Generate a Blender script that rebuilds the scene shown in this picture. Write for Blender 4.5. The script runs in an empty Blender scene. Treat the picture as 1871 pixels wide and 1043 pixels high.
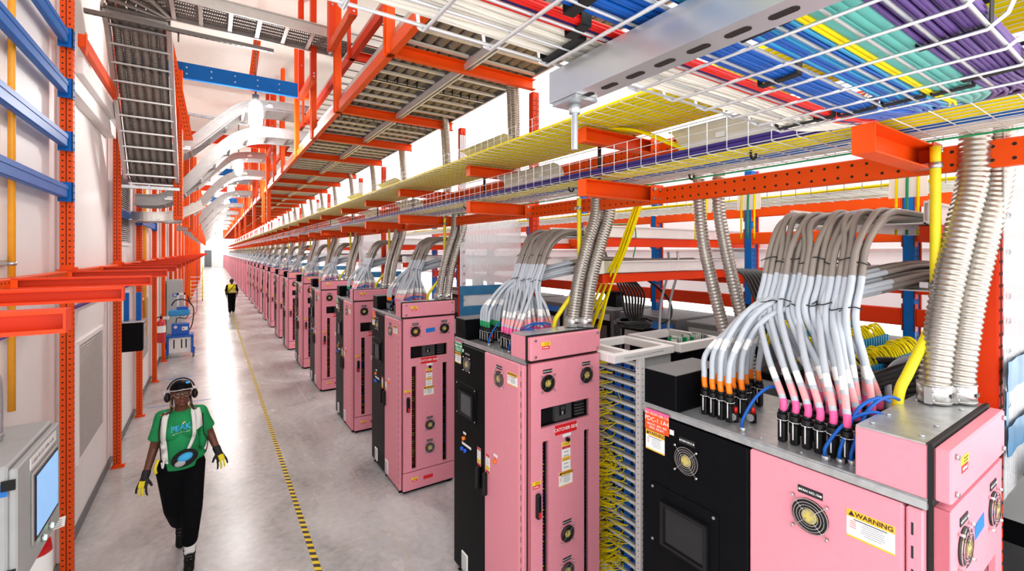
import bpy, bmesh, math, random
from mathutils import Vector, Matrix, noise
from mathutils.bvhtree import BVHTree
from mathutils.geometry import tessellate_polygon
R = random.Random(7)
PI = math.pi
SC = bpy.context.scene
COL = SC.collection

# ------------------------------------------------------------------ materials
def nd(nt, t, **kw):
    n = nt.nodes.new(t)
    for k, v in kw.items():
        if k in n.inputs.keys(): n.inputs[k].default_value = v
        else: setattr(n, k, v)
    return n
MATS = {}
def mat(name, col, rough=.45, metal=0., var=.06, scale=12., bump=0., bscale=200., emit=None, estr=0., alpha=None, coat=0., spec=None):
    if name in MATS: return MATS[name]
    m = bpy.data.materials.new(name); m.use_nodes = True
    nt = m.node_tree; b = nt.nodes['Principled BSDF']
    b.inputs['Roughness'].default_value = rough
    b.inputs['Metallic'].default_value = metal
    if coat: b.inputs['Coat Weight'].default_value = coat
    if spec is not None: b.inputs['Specular IOR Level'].default_value = spec
    c = (*col, 1)
    if var:
        tc = nd(nt, 'ShaderNodeTexCoord')
        nz = nd(nt, 'ShaderNodeTexNoise'); nz.inputs['Scale'].default_value = scale; nz.inputs['Detail'].default_value = 4
        nt.links.new(tc.outputs['Object'], nz.inputs['Vector'])
        rp = nd(nt, 'ShaderNodeValToRGB')
        rp.color_ramp.elements[0].position = .3; rp.color_ramp.elements[1].position = .7
        rp.color_ramp.elements[0].color = tuple(max(0, x*(1-var)) for x in col) + (1,)
        rp.color_ramp.elements[1].color = tuple(min(1, x*(1+var)) for x in col) + (1,)
        nt.links.new(nz.outputs['Fac'], rp.inputs['Fac'])
        nt.links.new(rp.outputs['Color'], b.inputs['Base Color'])
    else:
        b.inputs['Base Color'].default_value = c
    if bump:
        tc2 = nd(nt, 'ShaderNodeTexCoord')
        n2 = nd(nt, 'ShaderNodeTexNoise'); n2.inputs['Scale'].default_value = bscale
        bp = nd(nt, 'ShaderNodeBump'); bp.inputs['Strength'].default_value = bump; bp.inputs['Distance'].default_value = .002
        nt.links.new(tc2.outputs['Object'], n2.inputs['Vector'])
        nt.links.new(n2.outputs['Fac'], bp.inputs['Height']); nt.links.new(bp.outputs['Normal'], b.inputs['Normal'])
    if emit:
        b.inputs['Emission Color'].default_value = (*emit, 1); b.inputs['Emission Strength'].default_value = estr
    if alpha is not None: b.inputs['Alpha'].default_value = alpha
    MATS[name] = m
    return m
def srgb(r, g, b):
    f = lambda v: (v/255/12.92) if v <= 10 else ((v/255+.055)/1.055)**2.4
    return (f(r), f(g), f(b))

M = {}
def defmats():
    D = lambda k, *a, **kw: M.__setitem__(k, mat(k, *a, **kw))
    D('pink', srgb(234,148,163), .45, var=.02, scale=30, bump=.15, bscale=400, spec=.25)
    D('black_panel', (.004,.004,.005), .42, var=.1, bump=.1, bscale=500, spec=.06)
    D('black_box', (.003,.003,.004), .4, spec=.07)
    D('black_plastic', (.006,.006,.007), .4, spec=.3)
    D('black_rubber', srgb(10,10,10), .7)
    D('galv', srgb(196,200,202), .34, .75, var=.14, scale=25)
    D('alu', srgb(206,205,203), .33, .8, var=.05)
    D('alu_white', srgb(235,234,232), .4, .35, var=.03)
    D('steel', srgb(190,192,195), .28, .9, var=.05)
    D('dark_steel', srgb(110,104,100), .4, .7)
    D('orange', (.86,.082,.004), .42, var=.04, scale=6, spec=.2)
    D('red_orange', (.74,.042,.004), .42, var=.04, scale=6, spec=.2)
    D('hole', (.01,.004,.002), .8, var=0)
    D('blue_beam', (.006,.13,.47), .4, var=.05, spec=.15)
    D('yellow_pipe', srgb(242,220,20), .4, var=.05)
    D('amber_pipe', srgb(250,170,40), .4, var=.05)
    D('yellow_cable', (1.,.78,.0), .5, var=.05, spec=.15)
    D('purple_cable', srgb(98,68,140), .42, var=.1, spec=.3)
    D('navy_cable', srgb(58,44,110), .45, var=.08, spec=.25)
    D('white_cable', srgb(232,226,214), .5, var=.05)
    D('red_cable', (.72,.012,.006), .42, var=.05, spec=.3)
    D('blue_cable', (.003,.10,.46), .4, var=.08, spec=.3)
    D('cyan_cable', srgb(24,150,205), .4, var=.06)
    D('teal_cable', srgb(100,190,180), .42, var=.05, spec=.3)
    D('green_cable', srgb(20,150,90), .45, var=.05)
    D('grey_cable', srgb(188,195,204), .48, var=.03, spec=.3)
    D('brown_cable', srgb(140,130,122), .5, var=.06)
    D('dark_cable', srgb(18,18,20), .45)
    D('wire', srgb(232,234,236), .3, .6, var=.03)
    D('flex', srgb(178,172,164), .3, .85, var=.1)
    D('white_paint', srgb(244,242,240), .5, var=.015, scale=3)
    D('cream', srgb(238,232,222), .5, var=.02)
    D('grey_box', srgb(176,180,180), .45, var=.04)
    D('grey_dark', srgb(105,106,108), .5)
    D('sticker_white', srgb(248,248,246), .5, var=0)
    D('sticker_yellow', srgb(255,214,20), .5, var=0)
    D('sticker_amber', srgb(250,182,30), .5, var=0)
    D('sticker_red', srgb(226,30,40), .5, var=0)
    D('sticker_orange', srgb(250,82,24), .5, var=0)
    D('sticker_green', srgb(20,150,90), .5, var=0)
    D('tag_pink', srgb(244,96,160), .5, var=0)
    D('tag_peach', srgb(250,170,172), .5, var=0)
    D('tag_orange', srgb(255,130,10), .5, var=0)
    D('ink', (.012,.012,.014), .6, var=0)
    D('ink_grey', (.25,.25,.27), .6, var=0)
    D('ink_red', srgb(205,50,45), .6, var=0)
    D('fan_hub', srgb(226,206,110), .4, .3)
    D('fan_dark', srgb(14,14,15), .5)
    D('chrome', srgb(225,225,225), .15, 1., var=0)
    D('glass_dark', (.012,.012,.014), .08, var=0)
    D('lcd_dark', srgb(70,74,76), .15, var=.05)
    D('lamp_orange', srgb(255,130,20), .3, var=0)
    D('lamp_blue', srgb(20,90,210), .3, var=0)
    D('red_plastic', srgb(220,30,20), .35, var=0)
    D('tape_blue', srgb(30,120,210), .5, var=.04)
    D('blue_film', srgb(50,110,150), .3, var=.2, scale=9, spec=.4)
    D('ext_red', srgb(200,18,20), .25, coat=.5, var=.02)
    D('screen_lit', srgb(130,175,225), .3, var=.1, scale=8, emit=srgb(140,190,240), estr=.55)
    D('led_green', (.1,1,.5), .3, var=0, emit=(.15,1,.55), estr=6)
    D('bulb', (1,1,1), .3, var=0, emit=(1,.98,.95), estr=26)
    D('rib', srgb(245,241,240), .5, var=.01)
    D('skin', srgb(104,58,40), .5, var=.08, scale=25)
    D('lip', srgb(96,40,38), .45, var=0)
    D('eye_white', srgb(225,220,212), .3, var=0)
    D('shirt', srgb(14,142,78), .8, var=.12, scale=9, bump=.3, bscale=120)
    D('trousers', (.003,.003,.004), .9, var=.2, spec=.1)
    D('boot', (.004,.004,.004), .6, spec=.2)
    D('sock', srgb(230,230,228), .8)
    D('hair', srgb(26,20,18), .7, bump=.6, bscale=140)
    D('hair_tip', srgb(150,118,80), .7, bump=.6, bscale=140)
    D('glove', srgb(24,24,26), .7)
    D('glove_yellow', srgb(240,220,30), .6)
    D('strap_white', srgb(238,236,230), .6, var=.03)
    D('vest_yellow', srgb(236,226,20), .7, var=.06)
    D('logo_blue', srgb(60,175,235), .6, var=0)
    D('cart_blue', srgb(20,92,190), .4)
    D('cart_cyan', srgb(40,150,215), .4)
    D('plywood', srgb(120,110,104), .7)
    D('tape_black', srgb(20,20,18), .6, var=0)
    D('louvre', srgb(165,162,158), .5); D('louvre_back', srgb(80,78,76), .6)

# ------------------------------------------------------------------ mesh builder
def frame(d):
    d = d.normalized()
    a = Vector((0,0,1)) if abs(d.z) < .9 else Vector((1,0,0))
    u = d.cross(a).normalized(); w = u.cross(d).normalized()
    return u, w
class MB:
    def __init__(s): s.v=[]; s.f=[]; s.m=[]; s.s=[]
    def add(s, vs, fs, mi=0, sm=False):
        o=len(s.v); s.v.extend([tuple(p) for p in vs])
        for f in fs: s.f.append(tuple(i+o for i in f)); s.m.append(mi); s.s.append(sm)
        return s
    def box(s, p0, p1, mi=0, bev=0., T=None):
        x0,x1=sorted((p0[0],p1[0])); y0,y1=sorted((p0[1],p1[1])); z0,z1=sorted((p0[2],p1[2]))
        b=min(bev,(x1-x0)*.45,(y1-y0)*.45,(z1-z0)*.45)
        if b<=0:
            vs=[(x0,y0,z0),(x1,y0,z0),(x1,y1,z0),(x0,y1,z0),(x0,y0,z1),(x1,y0,z1),(x1,y1,z1),(x0,y1,z1)]
            fs=[(0,3,2,1),(4,5,6,7),(0,1,5,4),(1,2,6,5),(2,3,7,6),(3,0,4,7)]
        else:
            vs=[];idx={}
            for ix in (0,1):
                for iy in (0,1):
                    for iz in (0,1):
                        c=((x0,x1)[ix],(y0,y1)[iy],(z0,z1)[iz]); sg=(1-2*ix,1-2*iy,1-2*iz)
                        for ax in range(3):
                            p=[c[k]+(0 if k==ax else sg[k]*b) for k in range(3)]
                            idx[(ix,iy,iz,ax)]=len(vs); vs.append(p)
            g=lambda a,b_,c,ax: idx[(a,b_,c,ax)]
            fs=[]
            for k in (0,1):
                q=[g(k,0,0,0),g(k,1,0,0),g(k,1,1,0),g(k,0,1,0)]; fs.append(q if k else q[::-1])
                q=[g(0,k,0,1),g(0,k,1,1),g(1,k,1,1),g(1,k,0,1)]; fs.append(q if k else q[::-1])
                q=[g(0,0,k,2),g(1,0,k,2),g(1,1,k,2),g(0,1,k,2)]; fs.append(q if k else q[::-1])
            for a in (0,1):
                for c in (0,1):
                    q=[g(0,a,c,1),g(1,a,c,1),g(1,a,c,2),g(0,a,c,2)]; fs.append(q if a==c else q[::-1])
                    q=[g(a,0,c,0),g(a,0,c,2),g(a,1,c,2),g(a,1,c,0)]; fs.append(q if a!=c else q[::-1])
                    q=[g(a,c,0,0),g(a,c,1,0),g(a,c,1,1),g(a,c,0,1)]; fs.append(q if a==c else q[::-1])
            for a in (0,1):
                for c in (0,1):
                    for e in (0,1):
                        q=[g(a,c,e,0),g(a,c,e,1),g(a,c,e,2)]; fs.append(q if (a+c+e)%2 else q[::-1])
        if T is not None: vs=[T@Vector(p) for p in vs]
        return s.add(vs,fs,mi)
    def tube(s, pts, r, n=8, mi=0, caps=True, radii=None, sm=True, mis=None):
        pts=[Vector(p) for p in pts]; N=len(pts)
        if N<2: return s
        T=[]
        for i in range(N):
            d=(pts[min(i+1,N-1)]-pts[max(i-1,0)])
            if d.length<1e-9: d=Vector((0,0,1))
            T.append(d.normalized())
        u,w=frame(T[0]); vs=[]; o=len(s.v)
        for i in range(N):
            u=(u-T[i]*u.dot(T[i]))
            if u.length<1e-6: u,_=frame(T[i])
            u.normalize(); w=T[i].cross(u)
            rr=radii[i] if radii else r
            for k in range(n):
                a=2*PI*(k+.5)/n
                vs.append(pts[i]+u*(math.cos(a)*rr)+w*(math.sin(a)*rr))
        s.v.extend([tuple(p) for p in vs])
        for i in range(N-1):
            mm = mis[i] if mis else mi
            for k in range(n):
                k2=(k+1)%n
                s.f.append((o+i*n+k,o+i*n+k2,o+(i+1)*n+k2,o+(i+1)*n+k)); s.m.append(mm); s.s.append(sm and n>4)
        if caps:
            s.f.append(tuple(o+k for k in range(n))[::-1]); s.m.append(mis[0] if mis else mi); s.s.append(False)
            s.f.append(tuple(o+(N-1)*n+k for k in range(n))); s.m.append(mis[-1] if mis else mi); s.s.append(False)
        return s
    def cyl(s, p0, p1, r, n=12, mi=0, r2=None):
        return s.tube([p0,p1], r, n, mi, radii=[r, r if r2 is None else r2])
    def ring(s, c, nrm, rad, r, n=24, k=5, mi=0):
        u,w=frame(Vector(nrm)); c=Vector(c)
        pts=[c+u*(math.cos(2*PI*i/n)*rad)+w*(math.sin(2*PI*i/n)*rad) for i in range(n+1)]
        return s.tube(pts, r, k, mi, caps=False)
    def ell(s, c, rad, T=None, nu=14, nv=9, mi=0):
        vs=[];fs=[]
        c=Vector(c)
        for j in range(nv+1):
            th=PI*j/nv
            for i in range(nu):
                ph=2*PI*i/nu
                p=Vector((rad[0]*math.sin(th)*math.cos(ph),rad[1]*math.sin(th)*math.sin(ph),rad[2]*math.cos(th)))
                if T is not None: p=T@p
                vs.append(c+p)
        for j in range(nv):
            for i in range(nu):
                i2=(i+1)%nu
                fs.append((j*nu+i,(j+1)*nu+i,(j+1)*nu+i2,j*nu+i2))
        return s.add(vs,fs,mi,True)
    def cap(s, p0, p1, r0, r1, n=12, mi=0, k=4):
        p0=Vector(p0);p1=Vector(p1);d=(p1-p0)
        if d.length<1e-6: return s.ell(p0,(r0,)*3,mi=mi)
        d.normalize(); pts=[];rs=[]
        for i in range(k+1):
            a=PI/2*i/k; pts.append(p0-d*(r0*math.cos(a))); rs.append(max(1e-4,r0*math.sin(a)))
        for i in range(k+1):
            a=PI/2*i/k; pts.append(p1+d*(r1*math.sin(a))); rs.append(max(1e-4,r1*math.cos(a)))
        return s.tube(pts,0,n,mi,radii=rs)
    def quad(s, o, u, w, mi=0):
        o=Vector(o);u=Vector(u);w=Vector(w)
        return s.add([o,o+u,o+u+w,o+w],[(0,1,2,3)],mi)
    def plate(s, c, u, w, n, hu, hw, th, mi=0):
        """thin block: centre c, half sizes hu, hw along u, w; th along n"""
        c=Vector(c);u=Vector(u)*hu;w=Vector(w)*hw;n=Vector(n)*th
        vs=[c-u-w,c+u-w,c+u+w,c-u+w,c-u-w+n,c+u-w+n,c+u+w+n,c-u+w+n]
        fs=[(0,3,2,1),(4,5,6,7),(0,1,5,4),(1,2,6,5),(2,3,7,6),(3,0,4,7)]
        return s.add(vs,fs,mi)
    def disc(s, c, nrm, r, th, n=16, mi=0):
        c=Vector(c); return s.cyl(c, c+Vector(nrm).normalized()*th, r, n, mi)
    def prism(s, poly, org, u, w, n, th, mi=0):
        o=Vector(org);u=Vector(u);w=Vector(w);n=Vector(n)*th
        k=len(poly); a=[o+u*p[0]+w*p[1] for p in poly]
        vs=a+[p+n for p in a]
        fs=[tuple(range(k))[::-1],tuple(range(k,2*k))]+[(i,(i+1)%k,k+(i+1)%k,k+i) for i in range(k)]
        return s.add(vs,fs,mi)
    def sweep(s, pts, prof, up=(0,0,1), mi=0, closed=True, caps=True):
        """sweep a 2-D profile (side, up) along pts, keeping 'up'"""
        pts=[Vector(p) for p in pts];N=len(pts);k=len(prof);o=len(s.v);up=Vector(up)
        for i in range(N):
            d=(pts[min(i+1,N-1)]-pts[max(i-1,0)]).normalized()
            sd=d.cross(up)
            sd=sd.normalized() if sd.length>1e-6 else Vector((1,0,0))
            uu=sd.cross(d)
            for a,b in prof: s.v.append(tuple(pts[i]+sd*a+uu*b))
        for i in range(N-1):
            for j in range(k if closed else k-1):
                j2=(j+1)%k
                s.f.append((o+i*k+j,o+i*k+j2,o+(i+1)*k+j2,o+(i+1)*k+j)); s.m.append(mi); s.s.append(False)
        if caps and closed:
            s.f.append(tuple(o+j for j in range(k))[::-1]);s.m.append(mi);s.s.append(False)
            s.f.append(tuple(o+(N-1)*k+j for j in range(k)));s.m.append(mi);s.s.append(False)
        return s
    def text(s, txt, org, u, w, size, mi=0, align='LEFT', th=0., bold=0., sx=1.):
        cu=bpy.data.curves.new('t','FONT'); cu.body=txt; cu.size=size; cu.align_x=align; cu.align_y='CENTER'; cu.resolution_u=2; cu.offset=bold*size
        ob=bpy.data.objects.new('t',cu); COL.objects.link(ob)
        dg=bpy.context.evaluated_depsgraph_get(); me=bpy.data.meshes.new_from_object(ob.evaluated_get(dg))
        o=Vector(org);u=Vector(u);w=Vector(w); n=u.cross(w).normalized()*th
        s.add([o+u*(v.co.x*sx)+w*v.co.y+n for v in me.vertices],[tuple(p.vertices) for p in me.polygons],mi)
        bpy.data.objects.remove(ob); bpy.data.curves.remove(cu); bpy.data.meshes.remove(me)
        return s
    def mesh(s, name, mats):
        me=bpy.data.meshes.new(name); me.from_pydata(s.v,[],s.f)
        for m in mats: me.materials.append(m)
        me.polygons.foreach_set('material_index',s.m); me.polygons.foreach_set('use_smooth',s.s)
        me.update(); return me
    def build(s, name, mats, parent=None, loc=None, rot=None):
        if isinstance(mats,(str,)): mats=[mats]
        mats=[M[x] if isinstance(x,str) else x for x in mats]
        ob=bpy.data.objects.new(name, s.mesh(name,mats)); COL.objects.link(ob)
        if parent is not None: ob.parent=parent
        if loc is not None: ob.location=loc
        if rot is not None: ob.rotation_euler=rot
        return ob
def scribble(mb,c,u,w,n,length,h,mi,seed=1):
    """a line of marks too small to read"""
    rr=random.Random(seed); c=Vector(c);u=Vector(u).normalized();w=Vector(w).normalized();n=Vector(n).normalized(); x=-length/2
    while x<length/2-h*.3:
        l=h*rr.uniform(.35,.75); mb.plate(c+u*(x+l/2)+w*(rr.uniform(-.12,.12)*h),u,w,n,l*.5,h*rr.uniform(.3,.5),.0004,mi); x+=l+h*rr.choice([.2,.25,.7])
    return mb
def tag(o, label=None, cat=None, group=None, kind=None):
    if label: o['label']=label
    if cat: o['category']=cat
    if group: o['group']=group
    if kind: o['kind']=kind
    return o
def thing(name, label, cat, loc=(0,0,0), group=None, rz=0.):
    o=bpy.data.objects.new(name,None); COL.objects.link(o); o.location=loc; o.rotation_euler=(0,0,rz); o.empty_display_size=.1
    return tag(o,label,cat,group)
def struct(mb, name, mats, label, cat):
    return tag(mb.build(name,mats), label, cat, None, 'structure')
def dup(root, loc, label=None, group=None, skip=None):
    r=root.copy(); COL.objects.link(r); r.location=loc
    if label: r['label']=label
    if group: r['group']=group
    def rec(src,dst):
        for ch in list(src.children):
            if skip and ch.name.split('.')[0] in skip: continue
            c=ch.copy(); COL.objects.link(c); c.parent=dst
            rec(ch,c)
    rec(root,r)
    return r
ORD='first second third fourth fifth sixth seventh eighth ninth tenth eleventh twelfth thirteenth fourteenth fifteenth sixteenth seventeenth eighteenth nineteenth'.split()
def ordn(i):
    if i<19: return ORD[i]
    i+=1
    T={20:'twentieth',30:'thirtieth',40:'fortieth',50:'fiftieth',60:'sixtieth'}
    t,u=i//10*10,i%10
    return T[t] if u==0 else T[t][:-4].replace('ti','ty')+('y' if not T[t][:-4].endswith('y') else '')+'-'+ORD[u-1] if False else (T[t] if u==0 else {20:'twenty',30:'thirty',40:'forty',50:'fifty',60:'sixty'}[t]+'-'+ORD[u-1])
def spline(pts, n=8):
    P=[Vector(p) for p in pts]; out=[]
    for i in range(len(P)-1):
        p0=P[max(i-1,0)];p1=P[i];p2=P[i+1];p3=P[min(i+2,len(P)-1)]
        for k in range(n):
            t=k/n
            out.append(.5*((2*p1)+(p2-p0)*t+(2*p0-5*p1+4*p2-p3)*t*t+(3*p1-p0-3*p2+p3)*t*t*t))
    out.append(P[-1]); return out
def resample(pts, step):
    P=[Vector(p) for p in pts]; L=[0]
    for a,b in zip(P,P[1:]): L.append(L[-1]+(b-a).length)
    n=max(2,int(L[-1]/step)); out=[];j=0
    for i in range(n+1):
        t=L[-1]*i/n
        while j<len(P)-2 and L[j+1]<t: j+=1
        q=(t-L[j])/max(1e-9,L[j+1]-L[j]); out.append(P[j].lerp(P[j+1],min(1,max(0,q))))
    return out
X=Vector((1,0,0));Y=Vector((0,1,0));Z=Vector((0,0,1))
defmats()
NEAR0=.475; PER=4.79
def cab_y(i): return NEAR0+PER*(i//2)+(2.205 if i%2 else 0)
def flexmat(name,col,axis,scale):
    m=bpy.data.materials.new(name); m.use_nodes=True; nt=m.node_tree; b=nt.nodes['Principled BSDF']
    b.inputs['Base Color'].default_value=(*col,1); b.inputs['Metallic'].default_value=.45; b.inputs['Roughness'].default_value=.4
    tc=nd(nt,'ShaderNodeTexCoord'); wv=nd(nt,'ShaderNodeTexWave',wave_type='BANDS',bands_direction=axis,wave_profile='SIN'); wv.inputs['Scale'].default_value=scale
    nt.links.new(tc.outputs['Object'],wv.inputs['Vector']); bp=nd(nt,'ShaderNodeBump'); bp.inputs['Strength'].default_value=.9; bp.inputs['Distance'].default_value=.012
    nt.links.new(wv.outputs['Fac'],bp.inputs['Height']); nt.links.new(bp.outputs['Normal'],b.inputs['Normal']); M[name]=m
M['strut_bright']=mat('strut_bright',srgb(205,205,207),.3,.7,var=.04)
flexmat('flex_run',srgb(172,164,152),'Y',14); M['flex_over']=mat('flex_over',srgb(148,138,126),.4,.5,var=.08)
M['flex_grey']=mat('flex_grey',srgb(140,134,127),.35,.5,var=.05)
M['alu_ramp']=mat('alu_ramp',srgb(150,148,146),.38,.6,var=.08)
M['alu_shade']=mat('alu_shade',srgb(196,190,184),.35,.7,var=.05)
LAMP_W=100.; WORLD=2.35; EXPO=.35
# ------------------------------------------------------------------ the setting
def floor_mat():
    m=bpy.data.materials.new('polished_concrete'); m.use_nodes=True; nt=m.node_tree; b=nt.nodes['Principled BSDF']; L=nt.links.new
    tc=nd(nt,'ShaderNodeTexCoord'); mp=nd(nt,'ShaderNodeMapping'); mp.inputs['Scale'].default_value=(1.,.55,1); L(tc.outputs['Object'],mp.inputs['Vector'])
    n1=nd(nt,'ShaderNodeTexNoise'); n1.inputs['Scale'].default_value=1.1; n1.inputs['Detail'].default_value=9; n1.inputs['Roughness'].default_value=.62; n1.inputs['Distortion'].default_value=.8
    n2=nd(nt,'ShaderNodeTexNoise'); n2.inputs['Scale'].default_value=14; n2.inputs['Detail'].default_value=8
    L(mp.outputs['Vector'],n1.inputs['Vector']); L(tc.outputs['Object'],n2.inputs['Vector'])
    mx=nd(nt,'ShaderNodeMath',operation='MULTIPLY_ADD'); mx.inputs[1].default_value=.35; L(n2.outputs['Fac'],mx.inputs[0]); L(n1.outputs['Fac'],mx.inputs[2])
    rp=nd(nt,'ShaderNodeValToRGB'); L(mx.outputs[0],rp.inputs['Fac'])
    e=rp.color_ramp.elements; e[0].position=.38; e[0].color=(.27,.265,.26,1); e[1].position=.92; e[1].color=(.70,.695,.69,1)
    x=rp.color_ramp.elements.new(.66); x.color=(.52,.515,.51,1)
    # saw-cut joints: two families of lines
    sx=nd(nt,'ShaderNodeSeparateXYZ'); L(tc.outputs['Object'],sx.inputs[0])
    def line(sock,off,per,w):
        a=nd(nt,'ShaderNodeMath',operation='ADD'); a.inputs[1].default_value=off; L(sock,a.inputs[0])
        p=nd(nt,'ShaderNodeMath',operation='PINGPONG'); p.inputs[1].default_value=per/2; L(a.outputs[0],p.inputs[0])
        c=nd(nt,'ShaderNodeMath',operation='LESS_THAN'); c.inputs[1].default_value=w; L(p.outputs[0],c.inputs[0]); return c
    a=line(sx.outputs['Y'],-4.62,4.8,.006); c=line(sx.outputs['X'],-1.55+48,4.8,.006)
    mm=nd(nt,'ShaderNodeMath',operation='MAXIMUM'); L(a.outputs[0],mm.inputs[0]); L(c.outputs[0],mm.inputs[1])
    mix=nd(nt,'ShaderNodeMix',data_type='RGBA'); L(mm.outputs[0],mix.inputs['Factor']); L(rp.outputs['Color'],mix.inputs['A']); mix.inputs['B'].default_value=(.60,.55,.46,1)
    L(mix.outputs['Result'],b.inputs['Base Color'])
    r2=nd(nt,'ShaderNodeMapRange'); r2.inputs['To Min'].default_value=.16; r2.inputs['To Max'].default_value=.36; L(n1.outputs['Fac'],r2.inputs['Value']); L(r2.outputs['Result'],b.inputs['Roughness'])
    bp=nd(nt,'ShaderNodeBump'); bp.inputs['Strength'].default_value=.06; L(n2.outputs['Fac'],bp.inputs['Height']); L(bp.outputs['Normal'],b.inputs['Normal'])
    return m
YE=106.
struct(MB().box((-1.4,-4,-.1),(14,YE,0)),'floor',[floor_mat()],'polished grey concrete floor with thin saw-cut joints','floor')
struct(MB().box((-1.4,1.5,6.6),(2.8,YE,6.7)),'ceiling',['cream'],'pale flat ceiling high above the aisle','ceiling')
struct(MB().box((-1.4,.6,0),(-1.16,YE,6.6)),'wall_left',['white_paint'],'long white wall on the left of the aisle','wall')
struct(MB().box((-1.4,YE,0),(14,YE+.2,6.6)),'wall_far',['white_paint'],'white end wall at the far end of the aisle','wall')
d=MB(); d.box((-1.12,YE-.06,0),(.0,YE,3.2)).box((-1.1,YE-.09,.1),(-.02,YE-.06,1.2)).box((-1.1,YE-.09,1.5),(-.02,YE-.06,3.1))
struct(d,'door_1',['grey_dark'],'grey door in the far end wall of the aisle','door')
struct(MB().box((-1.16,-4,0),(-1.145,YE,.11)),'baseboard_left',['grey_dark'],'grey baseboard along the foot of the left wall','baseboard')
def post_y(i): return 5.5+4.8*(i//2)+(2.55 if i%2 else 0)
for i in range(-1,18):
    yy=post_y(i)+.2
    r=MB(); r.box((-1.16,yy-.07,.11),(-1.12,yy+.07,6.6),0,.006)
    o=struct(r,'trim_%d'%(i+2),['rib'],'white vertical wall rib behind the orange posts, %s from the near end'%ordn(i+1),'wall rib')
# bulkhead duct on the wall between the first two upper posts
struct(MB().box((-1.16,5.75,4.56),(-1.0,7.95,4.72),0,.006).box((-1.16,5.75,4.4),(-1.06,7.95,4.56)),'trim_30',['white_paint'],'white boxed-in duct on the wall behind the tall grey cable ladder','bulkhead')

# louvre grilles on the wall
def louvre(y0,y1,z0,z1,lab):
    t=thing('wall_louvre',lab,'vent',(-1.16,y0,z0),'louvres in the left wall')
    f=MB(); w=y1-y0; h=z1-z0; b=.045
    f.box((0,0,0),(.03,b,h)).box((0,w-b,0),(.03,w,h)).box((0,b,0),(.03,w-b,b)).box((0,b,h-b),(.03,w-b,h))
    f.build('frame',['rib'],t)
    MB().box((0.0,b,b),(.004,w-b,h-b)).build('backing',['louvre_back'],t)
    s=MB(); k=int((h-2*b)/.032)
    for i in range(k):
        z=b+(i+.2)*.032
        s.add([(.004,b,z+.026),(.004,w-b,z+.026),(.026,w-b,z),(.026,b,z),(.004,b,z+.022),(.004,w-b,z+.022),(.022,w-b,z-.003),(.022,b,z-.003)],[(3,2,1,0),(4,5,6,7),(0,1,5,4),(2,3,7,6)])
    s.build('slats',['louvre'],t)
louvre(6.3,7.62,.72,1.98,'louvred vent low on the white wall behind the nearest orange post')
louvre(11.2,12.5,.72,1.98,'louvred vent on the white wall below the black box')
louvre(5.78,6.2,2.95,4.35,'tall louvred vent high on the wall behind the nearest orange post')
louvre(8.6,9.9,3.0,4.3,'louvred vent high on the wall beside the second orange post')

# yellow and black tape line
tm=bpy.data.materials.new('hazard_tape'); tm.use_nodes=True; nt=tm.node_tree; b=nt.nodes['Principled BSDF']; b.inputs['Roughness'].default_value=.5
tc=nd(nt,'ShaderNodeTexCoord'); sx=nd(nt,'ShaderNodeSeparateXYZ'); nt.links.new(tc.outputs['Object'],sx.inputs[0])
sk=nd(nt,'ShaderNodeMath',operation='MULTIPLY_ADD'); sk.inputs[1].default_value=.55; nt.links.new(sx.outputs['X'],sk.inputs[0]); nt.links.new(sx.outputs['Y'],sk.inputs[2])
pp=nd(nt,'ShaderNodeMath',operation='PINGPONG'); pp.inputs[1].default_value=.05; nt.links.new(sk.outputs[0],pp.inputs[0])
gt=nd(nt,'ShaderNodeMath',operation='GREATER_THAN'); gt.inputs[1].default_value=.025; nt.links.new(pp.outputs[0],gt.inputs[0])
mix=nd(nt,'ShaderNodeMix',data_type='RGBA'); nt.links.new(gt.outputs[0],mix.inputs['Factor'])
mix.inputs['A'].default_value=(*srgb(248,214,10),1); mix.inputs['B'].default_value=(.015,.014,.012,1); nt.links.new(mix.outputs['Result'],b.inputs['Base Color'])
tag(MB().box((.785,-1,0),(.84,90,.0015)).build('hazard_tape',[tm]),'yellow and black striped floor tape running down the aisle','tape')
tag(MB().box((-1.0,10.75,0),(.0,10.78,.0015)).build('floor_tape',['tape_blue']),'thin blue tape strip across the floor behind the woman in green','tape','blue floor tape strips')
tag(MB().box((-1.0,12.95,0),(-.25,12.98,.0015)).build('floor_tape',['tape_blue']),'thin blue tape strip on the floor at the foot of the fourth post','tape','blue floor tape strips')

# ------------------------------------------------------------------ left wall racking
def perf_post(h,w=.085,dp=.07,holes=True,side=True,pitch=.05,base=True,matn='orange',foot=0.0):
    """upright with a perforated face looking -y; local origin at the foot centre; returns list of (name, MB, mats)"""
    p=MB(); p.box((-w/2,-dp/2,0),(w/2,dp/2,h),0,.006)
    out=[('column',p,[matn])]
    if holes:
        q=MB(); q.box((-.003,-dp/2-.0012,.05),(.003,-dp/2+.001,h-.05))
        n=int((h-.1)/pitch)
        for i in range(n):
            z=.06+i*pitch
            for x in (-w*.27,w*.27): q.disc((x,-dp/2-.0012,z),(0,1,0),.0075,.002,6)
            if side:
                for yy in (-dp*.22,dp*.22): q.disc((w/2+.0012,yy,z),(-1,0,0),.0065,.002,6)
        out.append(('hole_rows',q,['hole']))
    if base:
        b_=MB(); b_.box((-w*.75,-dp*.9,0),(w*.95,dp*.9,.012),0,.002)
        b_.box((w/2+.005,-dp*.4,.012),(w/2+.03,-dp*.1,.03)); out.append(('base_plate',b_,[matn]))
    return out
def make(parts,t):
    return [mb.build(n,ms,t) for n,mb,ms in parts]
g='orange wall posts standing on the floor'
pA=thing('rack_post','x','post',(-1.06,0,0),g); make(perf_post(2.667),pA)
pB=thing('rack_post','x','post',(-1.06,0,0),g); make(perf_post(2.667,holes=False),pB)
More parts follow.
